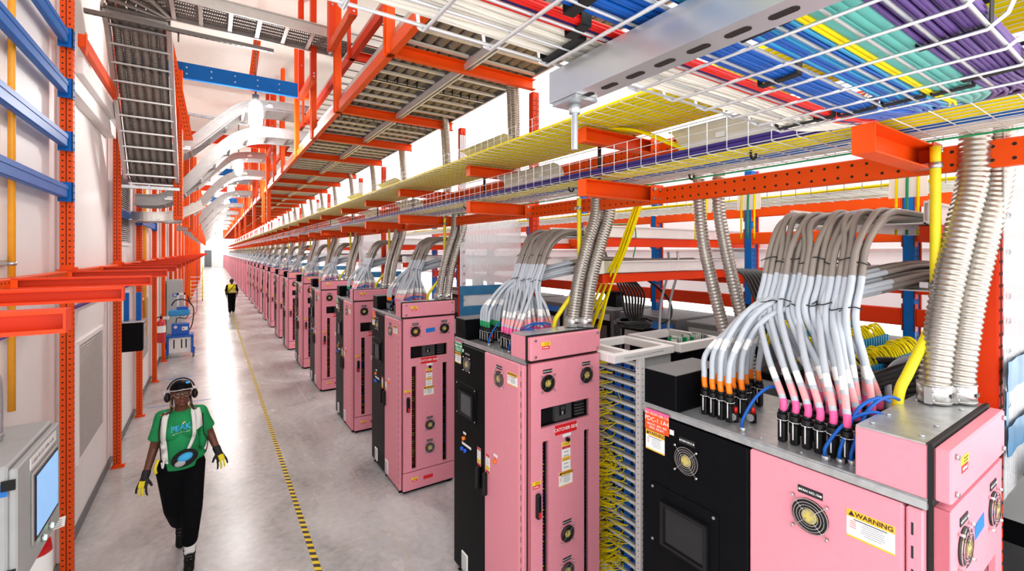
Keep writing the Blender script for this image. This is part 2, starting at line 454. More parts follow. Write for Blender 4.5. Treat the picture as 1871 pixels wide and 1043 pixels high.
uA=thing('wall_upright','x','post',(-1.06,0,2.735)); make(perf_post(3.86),uA)
uB=thing('wall_upright','x','post',(-1.06,0,2.735)); make(perf_post(3.86,holes=False),uB)
first={'a':1,'b':1}
for i in range(0,24):
    yy=post_y(i)
    src=(pA if i<7 else pB); su=(uA if i<7 else uB)
    l1='orange perforated post on the floor along the left wall, %s from the near end'%ordn(i)
    l2='orange perforated upright above the left beam shelf, %s from the near end'%ordn(i)
    for s_,l_,k,z in ((src,l1,'a',0),(su,l2,'b',2.735)):
        if i in (0,7): s_.location.y=yy; s_['label']=l_
        else: dup(s_,(-1.06,yy,z),l_)
        if k=='b': s_['group']='orange uprights above the left beam shelf'
# longitudinal perforated beam at the wall
lb=thing('shelf_beam','long orange perforated beam along the left wall carrying the short beams','beam',(-1.06,0,2.667))
MB().box((-.04,.9,0),(.03,80,.068),0,.004).build('rail',['orange'],lb)
q=MB()
for i in range(180): q.disc((.0312,1.0+.06*i,.045),(-1,0,0),.007,.002,6)
q.build('hole_row',['hole'],lb)
# cantilever beams
def channel_beam(L_,h=.068,d_=.06,t_=.006):
    p=MB()
    p.box((0,d_/2-t_,0),(L_,d_/2,h)).box((0,-d_/2,0),(L_,d_/2-t_,t_)).box((0,-d_/2,h-t_),(L_,d_/2-t_,h)).box((L_-t_,-d_/2,t_),(L_,d_/2-t_,h-t_))
    # lips
    p.box((0,-d_/2,t_),(L_-t_,-d_/2+.004,t_+.006)).box((0,-d_/2,h-t_-.006),(L_-t_,-d_/2+.004,h-t_))
    return p
by=[1.83,2.85,4.06,5.38,6.73]
while by[-1]<60: by.append(by[-1]+1.2)
cb=thing('shelf_bracket_beam','x','beam',(-1.03,0,2.667),'short orange beams sticking out from the left wall')
channel_beam(.68).build('channel',['red_orange'],cb)
b_=MB(); 
for zz in (.02,.05): b_.disc((.016,-.034,zz),(0,1,0),.006,.006,6)
b_.box((0,-.031,.008),(.03,-.026,.06)); b_.build('bolt_plate',['orange'],cb)
for i,yy in enumerate(by):
    lab='short orange channel beam projecting from the left wall rail, %s from the near end'%ordn(i)
    if i==0: cb.location.y=yy; cb['label']=lab
    else: dup(cb,(-1.03,yy,2.667),lab)
# blue beams toward the camera
def blue_beam(y0,y1,z,lab):
    t=thing('pallet_beam',lab,'beam',(-1.06,y1,z),'blue beams on the left wall posts'); L_=y1-y0
    MB().box((-.025,-L_,-.058),(.025,-.045,.058),0,.008).box((.025,-L_,.012),(.03,-.045,.052),0,.002).build('beam',['blue_beam'],t)
    c=MB(); c.box((-.045,-.045,-.085),(.05,-.036,.085)).box((.045,-.045,-.085),(.05,.03,.085))
    for zz in (-.06,0,.06): c.disc((.05,0,zz),(1,0,0),.008,.006,6)
    c.build('bracket',['blue_beam'],t)
for z,n in ((3.42,'lowest'),(3.86,'second lowest'),(4.32,'second highest'),(4.76,'highest')):
    blue_beam(.6,5.46,z,'long blue pallet beam on the nearest left post, %s of the four'%n)
blue_beam(8.1,10.25,3.45,'short blue beam between the second and third left uprights')
blue_beam(10.35,12.8,3.45,'short blue beam between the third and fourth left uprights')
ob=thing('tie_beam','orange beam high on the left wall between the first two uprights','beam',(-.98,5.5,4.80))
MB().box((-.02,.04,-.06),(.03,2.5,.06),0,.006).build('beam',['orange'],ob); MB().box((.03,.04,-.12),(.036,.1,.08)).build('bracket',['orange'],ob)

# conduits on the left wall
def conduit(pts,r,m,lab,cat='pipe',name='conduit',group=None,n=10,sm=8,clamps=(),cm='steel'):
    pts=spline(pts,sm) if sm else pts
    t=thing(name,lab,cat,tuple(pts[0]),group)
    o=Vector(pts[0]); MB().tube([Vector(p)-o for p in pts],r,n).build('tube',[m],t)
    for c in clamps:
        q=MB(); c=Vector(c)-o; q.cyl(c-Vector((0,0,.012)),c+Vector((0,0,.012)),r*1.25,n); q.box(c+Vector((-.01,r,-.012)),c+Vector((.0,r+.03,.012))); q.build('clamp',[cm],t)
    return t
conduit([(-1.12,4.40,1.83),(-1.12,4.40,6.5)],.02,'amber_pipe','amber vertical pipe on the left wall beside the screen cabinet',sm=0,clamps=((-1.12,4.40,2.82),))
conduit([(-1.12,11.7,1.2),(-1.12,11.7,6.4)],.03,'amber_pipe','amber vertical pipe on the wall behind the third left post',sm=0)
conduit([(-1.13,2.0,2.35),(-1.13,40,2.35)],.018,'purple_cable','purple horizontal conduit along the left wall below the orange beams',sm=0,clamps=[(-1.13,4+1.5*i,2.35) for i in range(5)])
conduit([(-1.0,3.72,1.84),(-1.0,3.72,2.1),(-1.01,3.70,2.22),(-1.05,3.55,2.33),(-1.09,3.2,2.42)],.02,'galv','bent silver conduit rising from the grey screen cabinet',clamps=((-1.0,3.72,1.87),))
sb=thing('strut_bracket','short silver strut bracket on the left wall above the orange beams','bracket',(-1.16,4.2,2.83))
MB().box((0,-.4,-.02),(.03,.22,.02),0,.003).build('strut',['galv'],sb)

# screen cabinet
cx=thing('control_cabinet','grey wall cabinet with a lit touch screen at the bottom left','cabinet',(-1.14,3.28,1.18))
MB().box((0,0,0),(.29,.76,.65),0,.01).build('enclosure',['grey_box'],cx)
MB().box((.292,.0,.0),(.325,.76,.63),0,.008).build('door',['grey_box'],cx)
s_=MB(); s_.box((.325,.2,.13),(.338,.66,.52),0,.004); bz=s_.build('screen_bezel',['alu'],cx)
MB().box((.338,.215,.145),(.342,.645,.505)).build('screen_border',['black_plastic'],bz)
MB().box((.342,.235,.165),(.345,.63,.49)).build('screen',['screen_lit'],bz)
q=MB(); q.plate((.325,.43,.573),(0,1,0),(0,0,1),(1,0,0),.24,.03,.003); scribble(q,(.328,.42,.573),(0,1,0),(0,0,1),(1,0,0),.40,.02,1,3); q.build('name_plate',['sticker_white','ink_grey'],cx)
for k,yy in enumerate((.40,.54)):
    q=MB(); q.disc((.325,yy,.07),(1,0,0),.02,.012,14,0); q.disc((.337,yy,.07),(1,0,0),.014,.006,12,1); q.build('indicator_lamp',['steel','led_green'],cx)
h=MB(); 
for zz in (.08,.53): h.box((.27,-.012,zz),(.32,.0,zz+.05))
h.build('hinge',['black_plastic'],cx)
MB().box((.02,-.0015,.5),(.29,.0,.56)).build('tape_strip',['tape_blue'],cx)

q=MB(); q.box((0,-.16,-.14),(.006,.16,.14),0,.004); q.tube([(.007,.10,.05),(.007,.13,0),(.007,.10,-.05)],.004,4,1); q.box((.006,-.12,.05),(.0075,.06,.1),1); q.box((.006,-.12,-.1),(.0075,.05,-.04),2)
sg=thing('wall_sign','white sign with amber arrow mark on the wall at the left edge','sign',(-1.155,4.0,3.82)); q.build('sign_plate',['sticker_white','tag_orange','sticker_amber'],sg)
# extinguishers
def extinguisher(loc,s,lab):
    t=thing('fire_extinguisher',lab,'fire extinguisher',loc,'red fire extinguishers on the left wall')
    b_=MB(); prof=[(.0,0),(.085,0),(.092,.01),(.092,.42),(.085,.47),(.06,.51),(.03,.53),(.03,.56)]
    b_.tube([(0,0,z*s) for r,z in prof],0,20,0,radii=[max(r,.001)*s for r,z in prof]); b_.build('cylinder',['ext_red'],t)
    MB().tube([(0,0,.24*s),(0,0,.40*s)],.0932*s,20,caps=False).build('label_band',['sticker_white'],t)
    v=MB(); v.cyl((0,0,.55*s),(0,0,.62*s),.022*s,10); v.box((-.015*s,-.1*s,.62*s),(.015*s,.03*s,.635*s)); v.box((-.012*s,-.11*s,.66*s),(.012*s,.02*s,.67*s)); v.build('valve',['black_plastic'],t)
    MB().tube(spline([(0,.02*s,.6*s),(-.06*s,-.04*s,.6*s),(-.105*s,-.04*s,.5*s),(-.1*s,-.03*s,.15*s)],6),.012*s,8).build('hose',['black_rubber'],t)
    tg=MB(); tg.plate((.1*s,-.05*s,.58*s),(.8,.6,-.1),(.1,.0,1),(0.6,-.8,0),.07*s,.035*s,.001,0)
    for k in range(4): tg.plate((.1*s+.001,-.0515*s,(.6-.014*k)*s),(.8,.6,-.1),(.1,0,1),(.6,-.8,0),.05*s,.002*s,.0015,1)
    tg.build('inspection_tag',['sticker_white','ink_grey'],t)
    MB().box((-.155,-.02,.46*s),(-.085*s,.02,.50*s)).build('wall_hook',['steel'],t)
    return t
extinguisher((-1.02,4.42,.42),1.02,'red fire extinguisher with paper tag below the grey screen cabinet')
extinguisher((-1.0,13.6,.75),1.0,'small red fire extinguisher between the fourth and fifth left posts')

# black monitor box with blue brackets
t=thing('monitor_box','black boxed monitor hung on blue struts by the second left post','monitor',(-1.1,8.55,1.45))
MB().box((0,0,0),(.26,.3,.42),0,.01).build('housing',['black_box'],t)
MB().box((.26,.02,.03),(.268,.28,.39)).build('screen',['lcd_dark'],t)
MB().box((-.02,-.02,.42),(.28,.32,.44)).build('top_cover',['galv'],t)
for xx in (.03,.17): MB().box((xx,.1,.44),(xx+.06,.15,.85),0,.004).build('strut',['blue_beam'],t)
for yy,zz,lab in ((17.5,1.5,'black box on the left wall beyond the blue lift cart'),(20.,1.5,'second black box on the left wall beyond the blue lift cart')):
    t=thing('wall_box',lab,'box',(-1.1,yy,zz)); MB().box((0,0,0),(.2,.25,.42),0,.008).build('housing',['black_box'],t); MB().box((.2,.03,.06),(.205,.22,.36)).build('front_plate',['grey_dark'],t)
t=thing('floor_cabinet','tall light grey electrical cabinet behind the blue lift cart','cabinet',(-1.12,17.0,0))
MB().box((0,0,.08),(.36,.6,2.05),0,.01).build('body',['grey_box'],t); MB().box((.36,.02,.1),(.375,.58,2.03),0,.004).build('door',['grey_box'],t)
q=MB(); q.plate((.2,-.002,1.6),(1,0,0),(0,0,1),(0,-1,0),.055,.045,.002,0); q.plate((.2,-.0045,1.6),(1,0,0),(0,0,1),(0,-1,0),.03,.02,.002,1); q.build('notice',['cart_blue','sticker_white'],t); MB().box((.0,.0,0),(.36,.6,.08)).build('plinth',['grey_dark'],t)

# lift cart
def cart():
    t=thing('lift_cart','blue wheeled lift cart with batteries parked by the left wall','cart',(-.72,15.6,0))
    f=MB()
    for x in (-.27,.27):
        f.box((x-.025,-.22,.12),(x+.025,-.17,.62)); f.box((x-.025,.17,.12),(x+.025,.22,.62))
    f.box((-.3,-.24,.56),(.3,.24,.62),0,.006); f.build('frame',['cart_blue'],t)
    MB().box((-.27,-.2,.14),(.27,.2,.2),0,.005).box((-.245,-.18,.2),(.245,.18,.55)).build('battery_tray',['alu_white'],t)
    q=MB()
    for x in (-.15,.02,.12): q.box((x,-.182,.26),(x+.03,-.18,.5))
    q.build('battery_strap',['black_plastic'],t)
    b_=MB(); b_.box((-.19,-.16,.62),(.2,.16,.92),0,.01); b_.build('control_box',['cart_blue'],t)
    q=MB(); q.box((.04,-.163,.74),(.17,-.16,.84),0); q.box((.06,-.165,.77),(.09,-.163,.81),1); q.build('brand_plate',['sticker_white','sticker_red'],t)
    MB().disc((-.1,-.175,.84),(0,1,0),.04,.02,12).build('gauge',['alu'],t)
    m_=MB()
    for x in (-.06,.09): m_.box((x-.02,.1,.62),(x+.02,.14,1.75))
    m_.box((-.08,.1,1.7),(.11,.14,1.75)); m_.build('mast',['alu_white'],t)
    MB().box((-.26,-.14,1.14),(.22,.1,1.3),0,.03).build('platform_cover',['cart_cyan'],t)
    MB().box((-.08,-.1,1.3),(.18,.06,1.38),0,.01).build('console',['cart_blue'],t)
    hb=MB(); hb.tube(spline([(-.2,.0,1.42),(-.12,0,1.55),(.04,0,1.58),(.18,0,1.52),(.24,0,1.42)],5),.016,8); hb.build('handlebar',['black_rubber'],t)
    hs=MB(); hs.tube(spline([(.16,.12,1.68),(.2,.1,1.5),(.3,0,1.3),(.27,0,.9),(.2,.1,.7)],6),.014,8); hs.tube(spline([(-.1,0,.95),(-.06,-.05,1.08),(.1,-.05,1.05),(.18,0,1.12)],6),.011,8); hs.build('hose',['black_rubber'],t)
    for x in (-.3,.3):
        for yy in (-.2,.2):
            w=MB(); w.cyl((x-.02,yy,.06),(x+.02,yy,.06),.06,14); wh=w.build('wheel',['grey_dark'],t)
            c=MB(); c.box((x-.03,yy-.03,.1),(x+.03,yy+.03,.2)); c.build('caster_bracket',['cart_blue'],t)
cart()
# step ladder far down the aisle
t=thing('step_ladder','white wheeled step ladder with yellow rails far down the left side','ladder',(-.75,32.5,0))
a=MB()
for x in (-.3,.3):
    a.box((x-.02,-.02,0),(x+.02,.02,2.1)); a.box((x-.02,.9,0),(x+.02,.94,1.2))
a.build('rails',['yellow_pipe'],t)
for k in range(6): MB().box((-.3,.02+.12*k,1.4-.24*k),(.3,.2+.12*k,1.43-.24*k)).build('step',['alu_white'],t)
c=MB()
for x in (-.3,.3):
    for yy in (0,.92): c.cyl((x-.02,yy,.05),(x+.02,yy,.05),.05,10)
c.build('casters',['black_rubber'],t)
conduit([(-.55,25,2.5),(-.55,25,.6),(-.58,24.8,.2),(-.8,24.3,.015),(-.95,24.0,.015)],.012,'purple_cable','purple cord hanging down to the floor beyond the lift cart','cable','hanging_cable')

# ------------------------------------------------------------------ ceiling beams, lamps
def cbeam(y,z,x0,x1,m,lab):
    t=thing('roof_beam',lab,'beam',(x0,y,z),'beams crossing under the ceiling'); L_=x1-x0
    MB().box((0,-.03,-.03),(L_,.03,.2),0,.006).build('beam',[m],t)
    q=MB()
    for k in range(int(L_/.3)):
        for zz in (.04,.13): q.disc((.1+.3*k,-.032,zz),(0,1,0),.012,.004,6)
    q.build('bolts',['steel'],t)
    MB().box((L_-.02,-.06,-.03),(L_+.1,.05,.2),0,.004).build('end_bracket',['orange'],t)
cbeam(8.12,5.44,-1.0,1.24,'blue_beam','blue beam crossing under the ceiling in front of the first hanging lamp')
cbeam(12.9,5.5,-1.0,1.24,'red_orange','red-orange beam crossing under the ceiling, first beyond the blue one')
for k in range(2,9): cbeam(8.12+4.8*k,5.44,-1.0,1.24,'blue_beam' if k%2==0 else 'red_orange','coloured beam crossing under the ceiling far along the aisle, %s beyond the first lamp'%ordn(k-1))
lamp0=None
for i in range(18):
    y=8.2+5.4*i; loc=(.58,y,4.83)
    lab='glowing work lamp hanging above the aisle, %s from the near end'%ordn(i)
    if lamp0 is None:
        lamp0=t=thing('work_lamp',lab,'lamp',loc,'work lamps hanging in a line above the aisle')
        b_=MB(); prof=[(.02,0),(.075,.03),(.1,.1),(.105,.3),(.085,.4),(.05,.44)]
        b_.tube([(0,0,z) for r,z in prof],0,16,radii=[r for r,z in prof]); b_.build('bulb',['bulb'],t)
        c=MB(); c.cyl((0,0,.44),(0,0,.54),.05,12); c.build('socket',['grey_dark'],t)
        MB().tube([(0,0,.54),(.0,0,1.77)],.012,6).build('cable',['dark_steel'],t)
        g_=MB()
        for k in range(6):
            a=PI/3*k; g_.tube([(math.cos(a)*.04,math.sin(a)*.04,.46),(math.cos(a)*.125,math.sin(a)*.125,.36),(math.cos(a)*.125,math.sin(a)*.125,.08),(0,0,-.02)],.003,4)
        g_.build('guard',['steel'],t)
    else: dup(lamp0,loc,lab)
    if i<18:
        l=bpy.data.lights.new('lamp_light','POINT'); l.energy=LAMP_W; l.shadow_soft_size=.14; l.color=(1,.985,.96)
        o=bpy.data.objects.new('lamp_light',l); COL.objects.link(o); o.location=(.58,y,4.68)
# ------------------------------------------------------------------ power cabinets
def glass_mat():
    m=bpy.data.materials.new('window_glass'); m.use_nodes=True; nt=m.node_tree; b=nt.nodes['Principled BSDF']
    b.inputs['Base Color'].default_value=(.02,.02,.025,1); b.inputs['Roughness'].default_value=.05; b.inputs['Alpha'].default_value=.18
    return m
M['glass']=glass_mat()
def holes_panel(mb, x0,x1,z0,z1, holes, y0,y1, mi=0):
    xs=sorted({x0,x1,*[h[0] for h in holes],*[h[1] for h in holes]}); zs=sorted({z0,z1,*[h[2] for h in holes],*[h[3] for h in holes]})
    for a,b in zip(xs,xs[1:]):
        run=None
        for c,d in zip(zs,zs[1:]):
            inn=any(h[0]<=a and b<=h[1] and h[2]<=c and d<=h[3] for h in holes)
            if inn:
                if run is not None: mb.box((a,y0,run),(b,y1,c),mi); run=None
            elif run is None: run=c
        if run is not None: mb.box((a,y0,run),(b,y1,z1),mi)
def fan(par, c, n, u, w, r=.062, num=None):
    """fan grille on a panel; n outward normal"""
    c=Vector(c);n=Vector(n);u=Vector(u);w=Vector(w)
    g=MB(); g.disc(c,n,r*1.0,.004,24,0); g.disc(c+n*.004,n,r*.42,.008,16,1)
    f=g.build('fan',['fan_dark','fan_hub'],par)
    q=MB()
    for k in range(1,6): q.ring(c+n*(.014+.004*(k==5)*-1),n,r*(.18+.165*k),.0016,22,4)
    for a,b in ((1,1),(1,-1),(-1,1),(-1,-1)):
        d=(u*a+w*b)*.7071
        q.tube([c+d*(r*.16)+n*.016,c+d*(r*1.28)+n*.014],.0016,4)
        q.disc(c+d*(r*1.32),n,.005,.018,7)
    q.build('guard',['chrome'],f)
    p=MB(); pc=c+w*(r*1.42); p.plate(pc,u,w,n,.042,.0135,.003,0)
    p.plate(pc+n*.003,u,w,n,.038,.0008,.0003,1) if False else None
    if num: p.text('FAN NO.%d'%num, pc+n*.0036,u,w,.0125,1,'CENTER',bold=.015)
    for s_ in (-1,1): p.disc(pc+u*(.036*s_)+n*.003,n,.004,.0012,7,1)
    p.build('fan_plate',['ink','sticker_white'],par)
def warn(par,c,n,u,w,hu,hw):
    """white warning sticker with amber header"""
    c=Vector(c);n=Vector(n);u=Vector(u);w=Vector(w); q=MB()
    q.plate(c,u,w,n,hu,hw,.0012,0); q.plate(c+w*(hw*.74)+n*.0012,u,w,n,hu,hw*.26,.0006,1); q.plate(c-w*(hw*.93)+n*.0012,u,w,n,hu,hw*.06,.0006,1)
    t=n*.0022
    q.text('WARNING',c+w*(hw*.74)+u*(hu*.16)+t,u,w,hw*.46,2,'CENTER',bold=.025)
    tc_=c+w*(hw*.74)-u*(hu*.78)+t; q.add([tc_-u*(hw*.2)-w*(hw*.16),tc_+u*(hw*.2)-w*(hw*.16),tc_+w*(hw*.2)],[(0,1,2)],2)
    q.plate(c+w*(hw*.36)+n*.0012,u,w,n,hu*.7,hw*.03,.0006,2)
    rr=random.Random(3)
    for k in range(6):
        wz=hw*(.2-.15*k); L1=hu*rr.uniform(.35,.6)
        q.plate(c+w*wz+u*(hu*.12)+n*.0012,u,w,n,L1,hw*.022,.0006,3)
        if k<4: q.plate(c+w*wz-u*(hu*.72)+n*.0012,u,w,n,hu*.14,hw*.022,.0006,4)
    q.build('warning_sticker',['sticker_white','sticker_amber','ink','ink_grey','ink_red'],par)
def strip_sticker(par,c,n,u,w,hu,hw,bands,name='safety_sticker'):
    c=Vector(c);n=Vector(n);u=Vector(u);w=Vector(w);q=MB(); q.plate(c,u,w,n,hu,hw,.0012,0)
    for (a,b,mi) in bands: q.plate(c+w*(hw*(a+b)/2)+n*.0012,u,w,n,hu*.96,hw*(b-a)/2,.0006,mi)
    rr=random.Random(int(abs(c.z)*1000))
    for k in range(7):
        q.plate(c+w*(hw*(.85-.27*k))+n*.0018,u,w,n,hu*rr.uniform(.4,.75),hw*.025,.0005,4)
    q.build(name,['sticker_white','sticker_yellow','sticker_red','sticker_amber','ink_grey'],par)
def yr(par,c,n,u,w,hu=.04):
    """small yellow over red label pair"""
    c=Vector(c);n=Vector(n);u=Vector(u);w=Vector(w);q=MB()
    q.plate(c+w*.013,u,w,n,hu,.013,.0012,0); q.plate(c-w*.014,u,w,n,hu*.85,.0115,.0012,1)
    scribble(q,c+w*.018+n*.0013+u*(hu*.25),u,w,n,hu*1.1,.006,2,1); scribble(q,c+w*.008+n*.0013+u*(hu*.25),u,w,n,hu*1.1,.006,2,2)
    scribble(q,c-w*.014+n*.0013,u,w,n,hu*1.3,.010,3,5)
    q.build('danger_label',['sticker_yellow','sticker_red','ink','sticker_white'],par)
SU=(0,-1,0); SN=(-1,0,0); EU=(1,0,0); EN=(0,-1,0); W_=(0,0,1)
def cabinet(odd,label):
    t=thing('power_cabinet',label,'cabinet',(1.9,0,0),'pink and black power cabinets in the long row')
    # carcass
    c=MB(); c.box((.05,.05,.04),(.66,1.10,2.085)); c.build('carcass',['black_box'],t)
    b=MB(); b.box((.02,.0,.0),(.67,1.12,.04)); b.build('plinth',['black_box'],t)
    for (x,y) in ((0,.06),(0,.55),(0,1.05),(.6,-.01)):
        q=MB(); q.box((x-.02,y-.015,0),(x+.03,y+.015,.006)); q.cyl((x+.0,y,.006),(x,y,.03),.008,8); q.build('levelling_foot',['black_plastic'],t)
    k=MB(); k.box((.0,.0,.03),(.05,.05,2.09)); k.box((.63,.0,.03),(.68,.05,2.09)); k.box((0,1.08,.03),(.05,1.13,2.09)); k.box((.63,1.08,.03),(.68,1.13,2.09)); k.build('corner_frame',['black_plastic'],t)
    MB().box((.665,.05,.05),(.68,1.08,2.08)).build('rear_panel',['pink'],t)
    # side doors facing the aisle
    d1=MB(); d1.box((-.028,.568,.045),(.02,1.128,2.075),0,.006); d1=d1.build('black_door',['black_panel'],t)
    d2=MB(); d2.box((-.03,.055,.045),(.02,.562,2.08),0,.008); d2=d2.build('side_door',['pink'],t)
    h=MB(); h.box((-.03,.006,.045),(.02,.05,2.08),0,.005)
    for i in range(26): h.box((-.0308,.030,.12+i*.075),(-.029,.036,.16+i*.075),1)
    h.build('hinge_strip',['pink','ink'],t)
    # deck
    dk=MB(); dk.box((0,0,2.085),(.68,1.13,2.108)); dk.box((-.02,.0,2.085),(.0,1.13,2.112)); dk.box((-.012,.0,2.112),(-.004,1.13,2.118))
    rr=random.Random(5)
    for i in range(12): dk.disc((rr.uniform(.03,.6),rr.uniform(.25,.9),2.108),(0,0,1),.007,.006,6)
    dk.build('top_deck',['galv'],t)
    # hood over the near end
    hd=MB(); hd.box((-.012,.0,2.112),(.68,.195,2.288),0,.004); hd=hd.build('hood',['pink'],t)
    tp=MB(); tp.box((-.01,.005,2.288),(.675,.193,2.293))
    for x in (.05,.2,.5,.64):
        for y in (.03,.165): tp.disc((x,y,2.293),(0,0,1),.008,.006,6)
    tp.build('hood_top',['galv'],hd)
    MB().box((-.014,-.012,2.105),(.684,.0,2.296)).build('hood_gasket',['black_rubber'],t)
    cv=MB(); cv.box((-.005,-.055,2.118),(.675,-.012,2.285),0,.006); cv=cv.build('hood_cover',['pink'],t)
    q=MB()
    for x in (.035,.64):
        for z in (2.145,2.262): q.disc((x,-.055,z),EN,.009,.009,8)
    q.build('bolts',['steel'],cv)
    yr(cv,(.13,-.0552,2.218),EN,EU,W_)
    # gland box at the far end
    bx=MB(); bx.box((-.01,.935,2.108),(.40,1.13,2.292),0,.004); bx=bx.build('gland_box',['black_box'],t)
    MB().box((-.008,.937,2.292),(.398,1.128,2.295)).build('box_lid',['grey_dark'],bx)
    # end door with windows
    holes=[(.09,.57,1.615,1.76),(.105,.162,.29,1.52),(.508,.566,.29,1.52)]
    e=MB(); holes_panel(e,.0,.67,.265,2.095,holes,-.048,-.012); e.box((.0,-.05,.265),(.012,-.012,2.095)); 
    ed=e.build('end_door',['pink'],t)
    MB().box((.0,-.012,.03),(.68,.002,2.1)).build('door_gasket',['black_rubber'],t) if False else None
    gk=MB(); holes_panel(gk,-.004,.68,.03,2.105,holes,-.012,.0); gk.build('door_gasket',['black_rubber'],t)
    MB().box((.0,-.048,.04),(.67,-.012,.252),0,.005).build('kick_panel',['pink'],t)
    for hx0,hx1,hz0,hz1 in holes:
        q=MB(); q.box((hx0,-.03,hz0),(hx1,-.026,hz1)); q.build('window',['glass'],ed)
    wi=MB(); rr=random.Random(11)
    for hx0,hx1,hz0,hz1 in holes[1:]:
        z=hz0+.02
        wi.box((hx0+.0,.02,hz0),(hx0+.016,.04,hz1),0)
        while z<hz1-.02:
            far=hx0>.3
            mi=rr.choice([1,2,2,1,3] if not odd else [4,4,0,1,2]) if not far else rr.choice([4,0,0,5])
            wi.box((hx0+.012,.0,z),(hx1-.006,.012,z+.006),mi,T=Matrix.Translation((0,0,0)))
            z+=.026
    wi.box((.1,.02,1.62),(.25,.04,1.75),0).box((.26,.0,1.62),(.42,.03,1.75),5).box((.30,-.004,1.66),(.36,.0,1.73),0).box((.31,-.007,1.70),(.35,-.004,1.725),5).box((.32,-.006,1.665),(.335,-.004,1.69),6)
    for i in range(5): wi.box((.46,.0,1.63+.024*i),(.55,.02,1.64+.024*i),5)
    wi.build('inner_wiring',['black_plastic','sticker_red','sticker_yellow','tag_orange','lamp_blue','grey_dark','sticker_white'],ed)
    n0=1 if not odd else 11
    fan(t,(.15,-.048,1.94),EN,EU,W_,num=n0); fan(t,(.53,-.048,1.945),EN,EU,W_,num=n0+1)
    fan(t,(.337,-.048,.78),EN,EU,W_,num=n0+2); fan(t,(.337,-.048,.5),EN,EU,W_,num=n0+3)
    q=MB(); q.plate((.325,-.048,1.575),EU,W_,EN,.105,.036,.002,0); q.text('CATCHER SIDE',(.325,-.0504,1.575),EU,W_,.034,1,'CENTER',bold=.015); q.build('side_sign',['sticker_red','sticker_white'],ed)
    q=MB(); q.plate((.335,-.048,1.522),EU,W_,EN,.04,.011,.0015,0); q.build('small_label',['sticker_white'],ed)
    q=MB(); q.disc((.335,-.048,1.49),EN,.016,.02,12); q.disc((.335,-.068,1.49),EN,.007,.012,8); q.build('key_lock',['black_plastic'],ed)
    strip_sticker(ed,(.327,-.048,1.365),EN,EU,W_,.042,.108,[(.72,1,1),(.52,.7,2),(-.32,-.05,3)],'instruction_tag')
    warn(ed,(.323,-.0482,1.2),EN,EU,W_,.066,.055)
    q=MB(); q.box((.035,-.085,.985),(.075,-.048,1.165),0,.01); q.box((.045,-.088,1.0),(.066,-.084,1.04),1); q.build('handle',['black_plastic','sticker_red'],ed)
    yr(ed,(.05,-.0482,1.222),EN,EU,W_,.036)
    yr(t,(.14,-.0482,.16),EN,EU,W_,.04)
    q=MB(); q.plate((.315,-.048,.15),EU,W_,EN,.062,.022,.0012); q.build('red_label',['sticker_red'],t)
    if not odd:
        q=MB(); q.plate((.345,-.048,1.94),(1,0,.08),(-.1,0,1),EN,.06,.026,.0012); q.build('tape_patch',['tape_blue'],ed)
    # side door fittings
    fan(d1,(-.028,.86,1.915),SN,SU,W_,num=5); fan(d2,(-.03,.33,1.912),SN,SU,W_,num=10)
    warn(d2,(-.0302,.145,1.95),SN,SU,W_,.068,.048)
    warn(d1,(-.0282,1.045,1.94),SN,SU,W_,.058,.05)
    q=MB(); q.plate((-.028,1.035,2.045),SU,W_,SN,.073,.052,.0015,0)
    if not odd:
        q.text('FED FROM USB-11A,',(-.0302,1.035,2.076),SU,W_,.017,1,'CENTER'); q.text('PDC-1.1A4',(-.0302,1.035,2.048),SU,W_,.032,1,'CENTER'); q.text('480/277, 3PH, 4W',(-.0302,1.035,2.022),SU,W_,.016,1,'CENTER'); q.text('800A, 60kAIC',(-.0302,1.035,2.006),SU,W_,.016,1,'CENTER')
    else:
        scribble(q,(-.0296,1.035,2.076),SU,W_,SN,.12,.012,1,1); scribble(q,(-.0296,1.035,2.048),SU,W_,SN,.125,.024,1,2); scribble(q,(-.0296,1.035,2.022),SU,W_,SN,.11,.012,1,3); scribble(q,(-.0296,1.035,2.006),SU,W_,SN,.08,.012,1,4)
    q.plate((-.0295,1.035,2.09),SU,W_,SN,.073,.006,.0006,2)
    q.build('panel_sign',['sticker_green' if odd else 'sticker_orange','sticker_white','tag_pink'],d1)
    q=MB(); q.plate((-.028,.945,2.02),SU,W_,SN,.012,.012,.0015); q.build('small_label',['sticker_white'],d1)
    hp=MB(); hp.box((-.034,.70,1.43),(-.028,1.075,1.735),0,.002)
    for y in (.72,1.055):
        for z in (1.45,1.715): hp.disc((-.034,y,z),SN,.007,.004,8,1)
    hp=hp.build('display_plate',['black_panel','steel'],d1)
    fr=MB(); fr.box((-.05,.745,1.455),(-.034,1.0,1.47)).box((-.05,.745,1.65),(-.034,1.0,1.668)).box((-.05,.745,1.47),(-.034,.765,1.65)).box((-.05,.98,1.47),(-.034,1.0,1.65)); fr.box((-.056,.745,1.664),(-.034,1.0,1.67)); fr.build('display_frame',['black_plastic'],hp)
    MB().box((-.040,.765,1.47),(-.034,.98,1.65)).build('display',['lcd_dark'] if odd else ['glass_dark'],hp)
    q=MB(); q.disc((-.028,.915,1.25),SN,.017,.022,12); q.build('indicator_lamp',['lamp_orange'],d1)
    for y in (.945,.885): q=MB(); q.disc((-.028,y,1.15),SN,.017,.022,12); q.build('push_button',['lamp_blue'],d1)
    q=MB(); q.plate((-.028,.915,1.292),SU,W_,SN,.026,.01,.0015); q.plate((-.028,.88,1.195),SU,W_,SN,.085,.011,.0015); q.build('button_labels',['sticker_white'],d1)
    q=MB(); q.disc((-.03,.385,1.25),SN,.016,.022,12); q.build('indicator_lamp',['lamp_orange'],d2)
    q=MB(); q.plate((-.03,.385,1.292),SU,W_,SN,.028,.01,.0015); q.build('button_labels',['sticker_white'],d2)
